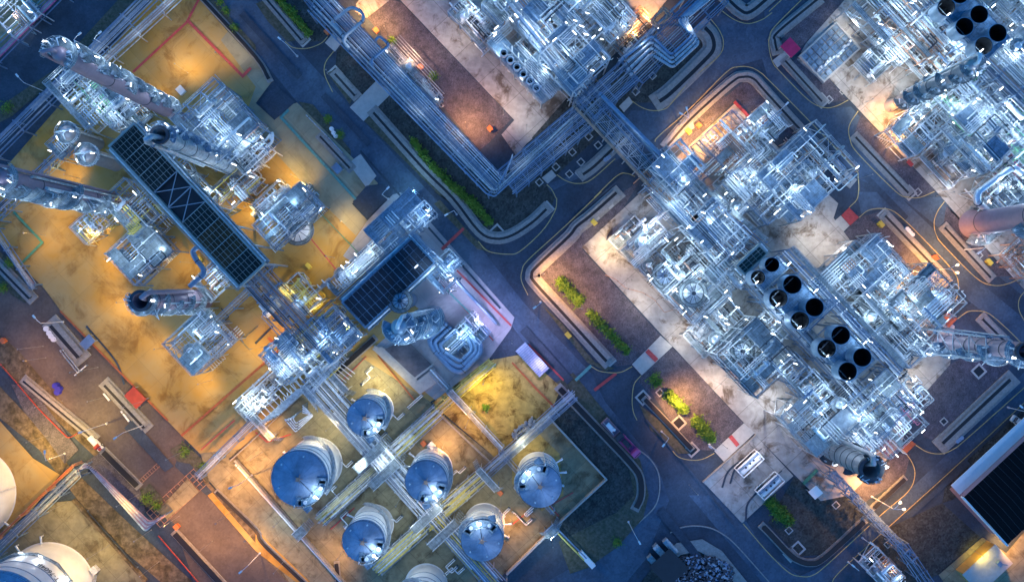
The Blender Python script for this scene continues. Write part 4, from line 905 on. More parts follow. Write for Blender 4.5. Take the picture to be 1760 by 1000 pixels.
for (tx, ty, bx, by, h, s) in ((115, 222, 168, 247, 13, 1.75), (150, 262, 200, 282, 13, 1.85)):
    c = W(bx, by, 0); T = thing('vertical_drum', c, 0); tag(T, 'fat grey drum with a crowded top deck, %s the yellow pond' % ('above' if s == 1.75 else 'beside'), 'drum', 'fat grey drums')
    b = MB(); b.lathe([(s*1.1, 0), (s, .5), (s, h-.6), (s*.8, h), (.001, h+.4)], n=28); b.build('shell', 'clad_grey', T, True)
    b = MB(); ring(b, 0, 0, h-1.2, s, 1.0, n=16); p = b.build('platform', 'grating', T); b = MB(); rail_arc(b, 0, 0, h-1.1, s+1, n=14, wd=.08); b.build('railing', 'silver', p)
    b = MB(); b.tube([(-s, 0, 1), (-s*1.3, 0, h), (0, 0, h+1.3), (s, .5, h+.8), (s*1.3, .5, 2)], .2, 8); b.tube([(0, -s, h), (0, -s*.4, h+1), (.8, .4, h+1)], .15, 6); b.build('pipe', 'silver', T)
    for k in range(3): tube_lamp(p, s*math.cos(k*2)*1.2, s*math.sin(k*2)*1.2, h+1, .9, k)
    light(T, (0, -s-1.5, h+2.5), 420*CPOW, COOL)
# ---- air coolers
louvre_cooler(320, 352, 44.8, 8.2, 18, 9, 'long black louvred cooler with an open braced bay', gap=(3, 5), sub=8)
louvre_cooler(667, 486, 22.6, 8.4, 16, 8, 'blue-framed louvred cooler beside the giant tower', edge='grating_blue', lou='louvre_blue', along='v', sub=3, frame='steel_blue')
louvre_cooler(1293, 446, 3.2*1.02, 7.6, 16, 1, 'small louvred bay at the end of the paired-fan cooler', sub=5)
fan_cooler(1322, 470, 3.9, 7.8, 16, [(1303, 477, .78), (1327, 455, .78)], 'cooler with two small fans next to the louvred bay', lamps=2)
fan_cooler(1372, 521, 10.9, 8.0, 16, [(1362, 489, 1), (1338, 513, 1), (1400, 528, 1), (1375, 551, 1)], 'middle cooler with four black fans on blue decking')
fan_cooler(1455, 609, 11.0, 8.0, 16, [(1445, 576, 1), (1421, 599, 1), (1482, 614, 1), (1457, 638, 1)], 'end cooler with four black fans above the pink-striped module')
fan_cooler(1672, 40, 17.0, 8.4, 16, [(1627, 13, .96), (1650, -9, .96), (1658, 46, .96), (1683, 25, .96), (1691, 79, .96), (1715, 57, .96)], 'cooler with black fans at the top corner', lamps=3)
# ---- racks
RK = [
 ((538, -12), (853, 320), 40, 8, 'wide blue-grey rack running along the dark verge', 14, dict(label='wide blue-grey pipe rack beside the dark verge and hedge', glow=1, gpow=200, bent=4.5, mats=['steel_blue', 'steel', 'steel_blue', 'silver_dull', 'silver', 'steel'])),
 ((872, 312), (1003, 200), 50, 8, '', 13, dict(label='rack of blue pipes between the U-bend and the crossing', bent=4, truss=True, glow=1, gpow=200, mats=['steel_blue', 'steel', 'steel_blue', 'silver_dull'])),
 ((1085, 122), (1232, -18), 58, 9, '', 11, dict(label='rack of thick blue pipes leaving over the top road', glow=1, gpow=200, mats=['steel_blue', 'steel', 'steel_blue'], rmax=.42, tiers=1)),
 ((1010, 188), (1082, 122), 46, 10, '', 10, dict(label='short rack stub joining the crossing to the pipe bend', mats=['steel_blue', 'steel'])),
 ((1004, 158), (1130, 296), 40, 9, '', 9, dict(label='latticed rack bridging the road below the crossing', mats=['steel_blue', 'steel', 'silver_dull'], truss=True, bent=4, frame='steel', glow=1, gpow=260)),
 ((868, -20), (1006, 150), 44, 9, '', 14, dict(label='rusty-edged rack through the top process area', bent=4.5, mats=['steel_blue', 'steel_rust', 'steel', 'silver'], tiers=2, jog=.3)),
 ((1128, 300), (1292, 440), 62, 9, '', 20, dict(label='densest blue rack leading to the louvred cooler bay', tiers=2, walkway=True, jog=.2, bent=4, glow=1, gpow=350, gcol=(.5, .75, 1.0), mats=['steel_blue', 'steel', 'silver', 'silver_dull', 'steel_rust'])),
 ((1106, 300), (1236, 440), 16, 9, '', 5, dict(label='narrow rusty rack beside the densest blue rack', mats=['steel_rust', 'steel_rust', 'steel'], frame='steel_rust')),
 ((1285, 478), (1520, 735), 26, 9, '', 9, dict(label='rack along the near side of the fan coolers', mats=['steel', 'silver', 'steel_blue', 'steel_dark'], tiers=2, walkway=True, jog=.2)),
 ((1350, 435), (1545, 640), 18, 12, '', 5, dict(label='rack along the far side of the fan coolers', mats=['steel', 'silver', 'steel_blue'], walkway=True)),
 ((535, 652), (735, 876), 44, 5, '', 15, dict(label='broad silver pipe bundle through the tank farm', glow=1, gpow=330, mats=['silver_dull', 'silver', 'white_paint', 'steel'], rmax=.2, frame='steel', bent=8)),
 ((745, 885), (858, 1012), 34, 4, '', 12, dict(label='thin continuation of the bundle below the crossing deck', mats=['silver_dull', 'yellow_pipe', 'steel_blue', 'silver'], rmax=.14, frame='steel', bent=5)),
 ((552, 893), (650, 804), 24, 3.4, '', 10, dict(label='low pipe rack between the two lower left tanks', glow=1, gpow=330, mats=['silver', 'silver_dull', 'yellow_pipe'], rmax=.12, frame='steel', bent=3)),
 ((660, 792), (752, 708), 27, 3.6, '', 11, dict(label='low silver rack rising past the small tank', glow=1, gpow=330, mats=['silver', 'silver_dull', 'yellow_pipe', 'silver'], rmax=.14, frame='steel', bent=4)),
 ((752, 706), (845, 625), 18, 3.6, '', 8, dict(label='yellow-lit rack across the sandy yard corner', mats=['yellow_pipe', 'yellow_pipe', 'silver_dull'], rmax=.13, frame='yellow_pipe', bent=3)),
 ((648, 978), (726, 908), 26, 3.4, '', 10, dict(label='low silver rack by the lower tank beside the road wall', glow=1, gpow=300, mats=['silver', 'silver_dull', 'yellow_pipe'], rmax=.13, frame='steel', bent=3.4)),
 ((735, 900), (832, 816), 28, 3.6, '', 11, dict(label='low silver rack between the three right tanks', glow=1, gpow=330, mats=['silver', 'silver_dull', 'yellow_pipe'], rmax=.13, frame='steel', bent=4)),
 ((834, 815), (985, 680), 20, 3.2, '', 8, dict(label='thin rack leaving the tank farm by the rubble heap', mats=['silver_dull', 'steel', 'steel_blue'], rmax=.12, frame='steel', bent=6)),
 ((628, 770), (712, 868), 14, 3.2, '', 5, dict(label='lower side rack along the near edge of the broad bundle', mats=['silver', 'silver_dull', 'yellow_pipe'], rmax=.12, frame='steel', bent=4, glow=1, gpow=250)),
 ((742, 640), (862, 770), 10, 2.6, '', 4, dict(label='pipe run between the square basin and the sandy yard', mats=['silver', 'silver_dull'], rmax=.16, frame='steel', bent=6)),
 ((862, 778), (950, 880), 9, 2.6, '', 4, dict(label='pipe run passing the dyke corner tank', mats=['silver_dull', 'yellow_pipe', 'steel_blue'], rmax=.14, frame='steel', bent=6)),
 ((-12, 952), (133, 812), 17, 4, '', 6, dict(label='blue pipe run between the brown yard and green yard', mats=['steel_blue', 'steel', 'silver_dull'], rmax=.22, bent=8)),
 ((-12, 930), (125, 800), 3, 4, '', 2, dict(label='orange pipe pair beside the blue pipe run', mats=['orange_paint'], rmax=.12, bent=10, frame='steel_rust')),
 ((340, 818), (438, 722), 13, 4, '', 6, dict(label='pipe run crossing the verge toward the pump row', glow=1, gpow=400, mats=['silver_dull', 'silver', 'steel'], rmax=.16, bent=6)),
 ((-15, 262), (262, -12), 26, 5, '', 11, dict(label='dark blue rack between the far road and the pad', glow=1, gpow=120, mats=['steel_blue', 'steel_dark', 'steel_blue', 'steel'], rmax=.22, bent=9)),
 ((150, 133), (318, -20), 18, 4, '', 9, dict(label='pale rack above the yellow pad corner', glow=1, gpow=300, mats=['silver', 'silver_dull', 'steel', 'steel_rust'], rmax=.16, bent=9, frame='silver_dull')),
 ((-15, 372), (120, 245), 16, 6, '', 6, dict(label='dark truss-legged rack beside the pink paving', mats=['steel_dark', 'steel_blue', 'steel'], bent=4, truss=True)),
 ((-12, 78), (84, -12), 6, 4, '', 3, dict(label='rack of green pipes over the far unit', mats=['green_pipe'], rmax=.3, bent=9)),
 ((-12, 105), (104, -12), 14, 4, '', 7, dict(label='rack of grey pipes with one rose pipe', mats=['silver_dull', 'steel_blue', 'rose', 'steel'], rmax=.2, bent=9)),
 ((440, 474), (548, 592), 50, 8, '', 15, dict(label='blue rack dropping from the long black cooler', mats=['steel_blue', 'steel', 'steel_dark', 'steel_blue', 'steel_rust'], rmax=.24, jog=.3, tiers=2)),
 ((1432, 814), (1572, 962), 13, 6, '', 3, dict(label='blue truss bridge crossing the lower road', glow=1, gpow=120, mats=['steel_blue'], truss=True, bent=2.6, frame='steel_blue')),
 ((1552, 940), (1600, 1010), 22, 5, '', 7, dict(label='blue pipe run below the truss bridge', mats=['steel_blue', 'steel_dark'], bent=4)),
 ((-10, 395), (55, 492), 12, 3, '', 7, dict(label='low rack at the far edge of the yellow floor', mats=['silver_dull', 'steel', 'violet'], bent=5, rmax=.14)),
 ((498, 598), (575, 525), 22, 5, '', 7, dict(label='yellow-lit pipes beside the blue cooler', mats=['silver_dull', 'yellow_pipe', 'steel_rust'], bent=4, rmax=.15)),
 ((1560, -20), (1772, 190), 26, 10, '', 10, dict(label='rack running down beside the five-fan cooler', mats=['steel', 'silver', 'steel_blue', 'steel_rust'], tiers=2, jog=.2, walkway=True)),
 ((1130, 262), (1250, 408), 18, 12, '', 5, dict(label='raised blue rack past the white pipe cluster', mats=['steel', 'steel_blue', 'silver'], walkway=True)),
 ((1080, 420), (1215, 300), 8, 5, '', 4, dict(label='slim pipes across the exchanger row', mats=['silver', 'steel'], bent=6, rmax=.12)),
 ((1215, 505), (1300, 424), 14, 7, '', 6, dict(label='silver rack arm beside the drum with a ringed top', mats=['silver', 'silver_dull'], bent=5, rmax=.16)),
 ((1388, 562), (1432, 520), 14, 15, '', 6, dict(label='pipe arm crossing between the two four-fan coolers', mats=['steel', 'silver', 'steel_blue'], bent=4, rmax=.14)),
 ((448, 480), (350, 572), 12, 6, '', 5, dict(label='pipe arm beside the open-topped dark tower', mats=['steel', 'silver_dull', 'steel_rust'], bent=5, rmax=.16)),
 ((575, 615), (530, 665), 28, 5, '', 10, dict(label='crossed small-bore pipes above the tank farm bundle', mats=['silver', 'silver_dull'], bent=3, rmax=.1, jog=.5)),
]
for i, (A, B, wp, z, base, n, kw) in enumerate(RK): rack(A, B, wp, z, base, n, seed=100+i, **kw)
# ---- big pipes and loops
blue3 = ['steel_blue', 'steel', 'silver_dull', 'steel']
for k in range(6):   # the U-bend at the foot of the wide rack
    e = k*6.0; s = 1 if k % 2 == 0 else .7
    pipeline([(834-300+e*1.05, 326-312+e*-.9), (834+e*1.05, 338-e*.9), (872+e*.3, 300-e*1.15)][1:] if k > 2 else [(529+e*.8, 18-e*.6), (836+e*.6, 333-e*.7), (850+e*.2, 338-e*.9), (985-e*.1, 214-e*1.0)], 8.6, .2*s, blue3[k % 4], 'thick blue pipe turning the corner' if 0 else None, base='blue pipe turning at the U-bend', group='pipes turning at the U-bend')
for k in range(4):
    e = k*8.5
    pipeline([(1068+e*.6, 104+e*1.0), (1121-e*.1, 62+e*1.2), (1153+e*.12, 95+e*.85), (1190+e*.45, 62+e*.5), (1166+e*.5, 36-e*.1), (1215+e*.8, -14)], 11.5, .34, blue3[k % 4], None, base='thick blue pipe in the stepped bend', group='thick pipes in the stepped bend')
for k in range(2): pipeline([(1128+k*6, 48), (1118+k*4, 36-k*3), (1141, 12+k*5), (1152-k*4, 24+k*3), (1138+k*2, 42)], 10, .22, 'steel_rust', None, base='small rusty expansion loop', group='small loops over the orange pad')
pipeline([(592, 65), (575, 45), (570, 38), (604, 12), (622, 20), (626, 34), (594, 62), (590, 72), (600, 84)], 10, .42, 'steel', 'round-cornered expansion loop on the wide rack', 'pipe loop', name='expansion_loop')
pipeline([(640, 112), (638, 104), (670, 78), (652, 62), (645, 70)], 10, .34, 'steel_blue', 'second expansion loop lower on the wide rack', 'pipe loop', name='expansion_loop')
for k, (m, r) in enumerate((('steel_blue', .75), ('steel_blue', .6), ('steel_blue', .5))):
    e = k*8
    pts = [(768+e*.9, 555+e*.9), (737+e*1.2, 584+e*.5), (745+e*.9, 600+e*.1), (776+e*.35, 634-e*1.1), (792-e*.05, 640-e*1.2), (826-e*.9, 606-e*.3), (825-e*1.0, 590), (812-e*.6, 578)]
    pipeline(pts, 3.2+k*.3, r, m, '%s blue pipe of the looped skid by the giant tower' % ('outermost thick', 'middle', 'innermost')[k], 'pipe', 'looped blue pipes', n=12)
for k in range(5): pipeline([(777+k*9, 606-k*7, .8), (784+k*9, 590-k*7, 3.6), (795+k*8, 604-k*7, 1.2)], 3, .5, 'steel_blue', None, base='arched blue suction pipe', group='arched suction pipes')
for k in range(4):
    e = k*5; pipeline([(548+e*.8, 556-e*.3), (572+e*.1, 590-e*1.6), (592, 562+e*0-k*1)] if 0 else [(538+e, 552-e*.7), (571-e*.1, 594-e*1.2), (604-e*.4, 562-e*1.2), (614-e, 572-e*1.3)], 7+k*.4, .24, 'steel_blue', None, base='blue pipe in the V-shaped bend', group='pipes in the V-shaped bend')
pipeline([(343, 423), (330, 431), (336, 445), (350, 462), (350, 472), (326, 492)], 13, .62, 'steel_blue', 'thick S-shaped pipe leaving the long black cooler', 'pipe', n=12)
for k in range(6):
    e = k*3.6; pipeline([(130+e*.7, 812-e*.7), (147+e*.8, 795+e*.6), (250+e*.3, 912-e*.9), (258+e*.6, 905-e*.6), (266+e, 894-e*.5)], 4.2, .26, 'violet' if k % 2 else 'silver_dull', None, base='long cornered pipe', group='striped pipes over the brown road')
for k in range(3): pipeline([(456+k*3, 242-k*4), (463+k*3, 235-k*4), (469, 243), (458-k, 254), (446-k*2, 256)], 7, .3, 'white_paint', None, base='orange-lit looped pipe', group='orange-lit looped pipes')
for k in range(4):
    e = k*4; pipeline([(497+e, 722-e*.9), (489+e*1.2, 720-e*.1), (508+e*.05, 742-e*1.2), (538-e*.4, 714-e*.2), (520, 697+e)], 4.5, .15, 'silver', None, base='small silver loop of the square pipe coil', group='pipes of the square coil')
for k in range(12):   # comb of pipes
    pipeline([(420+k*7.2, 706-k*6.6), (448+k*7.2, 734-k*6.6), (458+k*5, 727-k*7.5)], 3.6+.1*(k % 3), .13, 'silver', None, base='silver pipe of the comb', group='comb of small-bore pipes', sup=False)
for k in range(9): pipeline([(430+k*6, 742-k*3.5), (512+k*3, 668-k*2+k*1), (522+k*3, 676+k*4)], 4.6, .13, 'silver_dull', None, base='long silver pipe crossing the comb', group='pipes crossing the comb', sup=False)
for k in range(7): pipeline([(548+k*4, 640-k*4.5), (580+k*5, 672-k*5)], 3.4, .14, 'silver', None, base='short silver pipe over the grey pad', group='short pipes by the bundle head', sup=False)
pipeline([(405, 797, .7), (606, 1022, .7)], .7, .34, 'tank_white', 'long pale pipe along the tank farm wall', 'pipe')
pipeline([(705, 420, 14), (590, 523, 14)], 14, .4, 'steel_blue', 'header pipe along the blue-framed cooler', 'pipe')
pipeline([(773, 470, 6), (853, 556, 1.5)], 5, .4, 'steel_blue', 'single dark blue pipe sloping across the lilac pavement', 'pipe')
pipeline([(0, 625, .5), (26, 655, .5), (66, 702, .5), (116, 752, .5), (124, 750, .5), (133, 744, .5)], .5, .14, 'red', 'thin red fire main across the grey gravel strip', 'pipe')
pipeline([(272, 920, .5), (345, 1005, .5)], .5, .16, 'red', 'thin red fire main beside the brown road', 'pipe')
pipeline([(1040, 472, .15), (1058, 480, .15), (1075, 495, .15), (1105, 503, .15), (1125, 515, .15), (1142, 537, .15), (1157, 532, .15)], .15, .12, 'steel_rust', 'rust-red hose lying across the oily concrete', 'hose', sup=False, name='hose')
for k in range(2): pipeline([(880-k*5, 800+k*2, 1.2), (1000+k*-4, 944+k*3, 1.2)] if 0 else [(948+k*4, 905-k*3, 1.5), (1004+k*4, 962-k*3, 1.5)], 1.5, .2, ('yellow_pipe', 'steel_blue')[k], ('yellow pipe running out of the dyke corner', 'blue pipe beside the yellow pipe at the dyke corner')[k], 'pipe')
pipeline([(1762, 304, 8), (1742, 286, 8), (1680, 331, 8), (1679, 346, 8), (1699, 364, 4)], 8, .8, 'silver', 'thick U-shaped silver pipe before the wide violet vessel', 'pipe', n=12)
pipeline([(1764, 330, 6), (1742, 306, 6), (1712, 330, 6), (1712, 345, 2)], 6, .55, 'silver', 'inner curved silver pipe nested in the U-shaped one', 'pipe', n=12)
pipeline([(1720, 166, 9), (1757, 205, 9)], 9, .55, 'white_paint', 'bright white pipe length beside the five-fan cooler rack', 'pipe')
pipeline([(1742, 142, 9), (1775, 175, 9)], 9, .5, 'silver', 'silver pipe above the bright white length', 'pipe')
for k in range(2): pipeline([(172+k*4, 166-k*3, 8), (204+k*2, 198-k*3, 8), (200, 203, 8)], 8, .22, 'green_pipe', ('green pipe beside the violet tower foot', 'second green pipe, on the tower side of its twin')[k], 'pipe')
for k in range(3): pipeline([(1318+k*2, 0+k*2, .8), (1318+k*2, 0, .8)] if 0 else [(392+k*4, 316-k*3, 6), (418+k*4, 345-k*3, 6)], 6, .3, 'silver', None, base='orange-lit silver pipe length by the cooler walkway', group='short orange-lit pipes')
pipeline([(985, 181, 12.5), (1118, 321, 12.5)], 12.5, .34, 'steel_rust', 'rust-brown pipe on the outer side of the latticed rack', 'pipe')
pipeline([(1030, 160, 12.5), (1146, 277, 12.5)], 12.5, .5, 'steel_blue', 'thick blue pipe on the inner side of the latticed rack', 'pipe')
for k in range(12): pipeline([(1190+k*5.5, 300-k*1.0+k*1.2, 6), (1222+k*5.5, 270-k*1.0+k*1.2, 6)], 6, .15, 'white_paint' if k % 3 else 'steel_rust', None, base='white pipe of the slanting pipe fan', group='slanting white pipes', sup=False)
for k in range(8): pipeline([(965+k*6-12, 128+k*5-6, 10), (988+k*6-12, 158+k*5-10, 5)], 10, .16, 'silver', None, base='bright slanting pipe by the top structure', group='slanting bright pipes', sup=False)
rng = random.Random(31)
for (x, y, dx, dy) in ((560, 805, 30, -8), (575, 835, 8, 22), (650, 735, 6, 22), (668, 712, 18, 12), (700, 830, -14, -12), (752, 860, -12, 14), (770, 820, 22, -4), (655, 905, 20, -14), (650, 935, 8, 22), (800, 905, -14, -14), (850, 900, 10, -22), (905, 850, -18, -8), (915, 870, -8, 20), (600, 700, -16, -14), (760, 990, 22, -10), (590, 905, -10, -22), (700, 700, 18, -8), (620, 660, 12, -16), (880, 880, 18, 16), (780, 960, -10, 18)):
    e = 1 if rng.random() < .5 else -1; a = Vector((x, y)); u_ = Vector((.68, .733)); v_ = Vector((.733, -.68)); k1 = (dx*.733-dy*.68); k2 = (dx*.68+dy*.733)
    p = [a, a+v_*k1, a+v_*k1+u_*(k2+6*e), a+v_*(k1+14)+u_*(k2+6*e)]
    for q in range(2): pipeline([(c_.x+q*2.2, c_.y+q*2.0) for c_ in p], .9+q*.3, .13, rng.choice(('silver', 'white_paint', 'silver_dull')), None, base='thin jogging silver floor pipe', group='thin pipes on the tank farm floor')
for i_, (p, m, l) in enumerate((([(103, 602, .8), (133, 640, .8)], 'silver_dull', 'long grey pipe lying beside the brown island slot'), ([(107, 600, 1.0), (137, 638, 1.0)], 'steel', 'second long grey pipe beside the brown island slot'), ([(128, 645, .8), (148, 628, .8)], 'silver', 'short pipe closing the foot of the brown island'),
    ([(208, 706, .6), (222, 724, .6)], 'white_paint', 'white pipe length lying on the second brown island'), ([(178, 676, .6), (188, 688, .6)], 'white_paint', 'thick white bar on the head of the second island'), ([(526, 198, .8), (560, 232, .8)], 'silver_dull', 'pipe along the grassy edge of the lined yard'), ([(560, 232, .8), (588, 262, .8)], 'steel', 'darker pipe continuing along the lined yard edge'),
    ([(12, 430, 1), (60, 490, 1)], 'violet', 'violet pipe by the far pump trench'), ([(150, 878, .6), (235, 975, .6)], 'steel_dark', 'dark pipe along the soil bank'))): pipeline(p, .8, .26 if i_ in (3, 4) else .16, m, l, 'pipe')
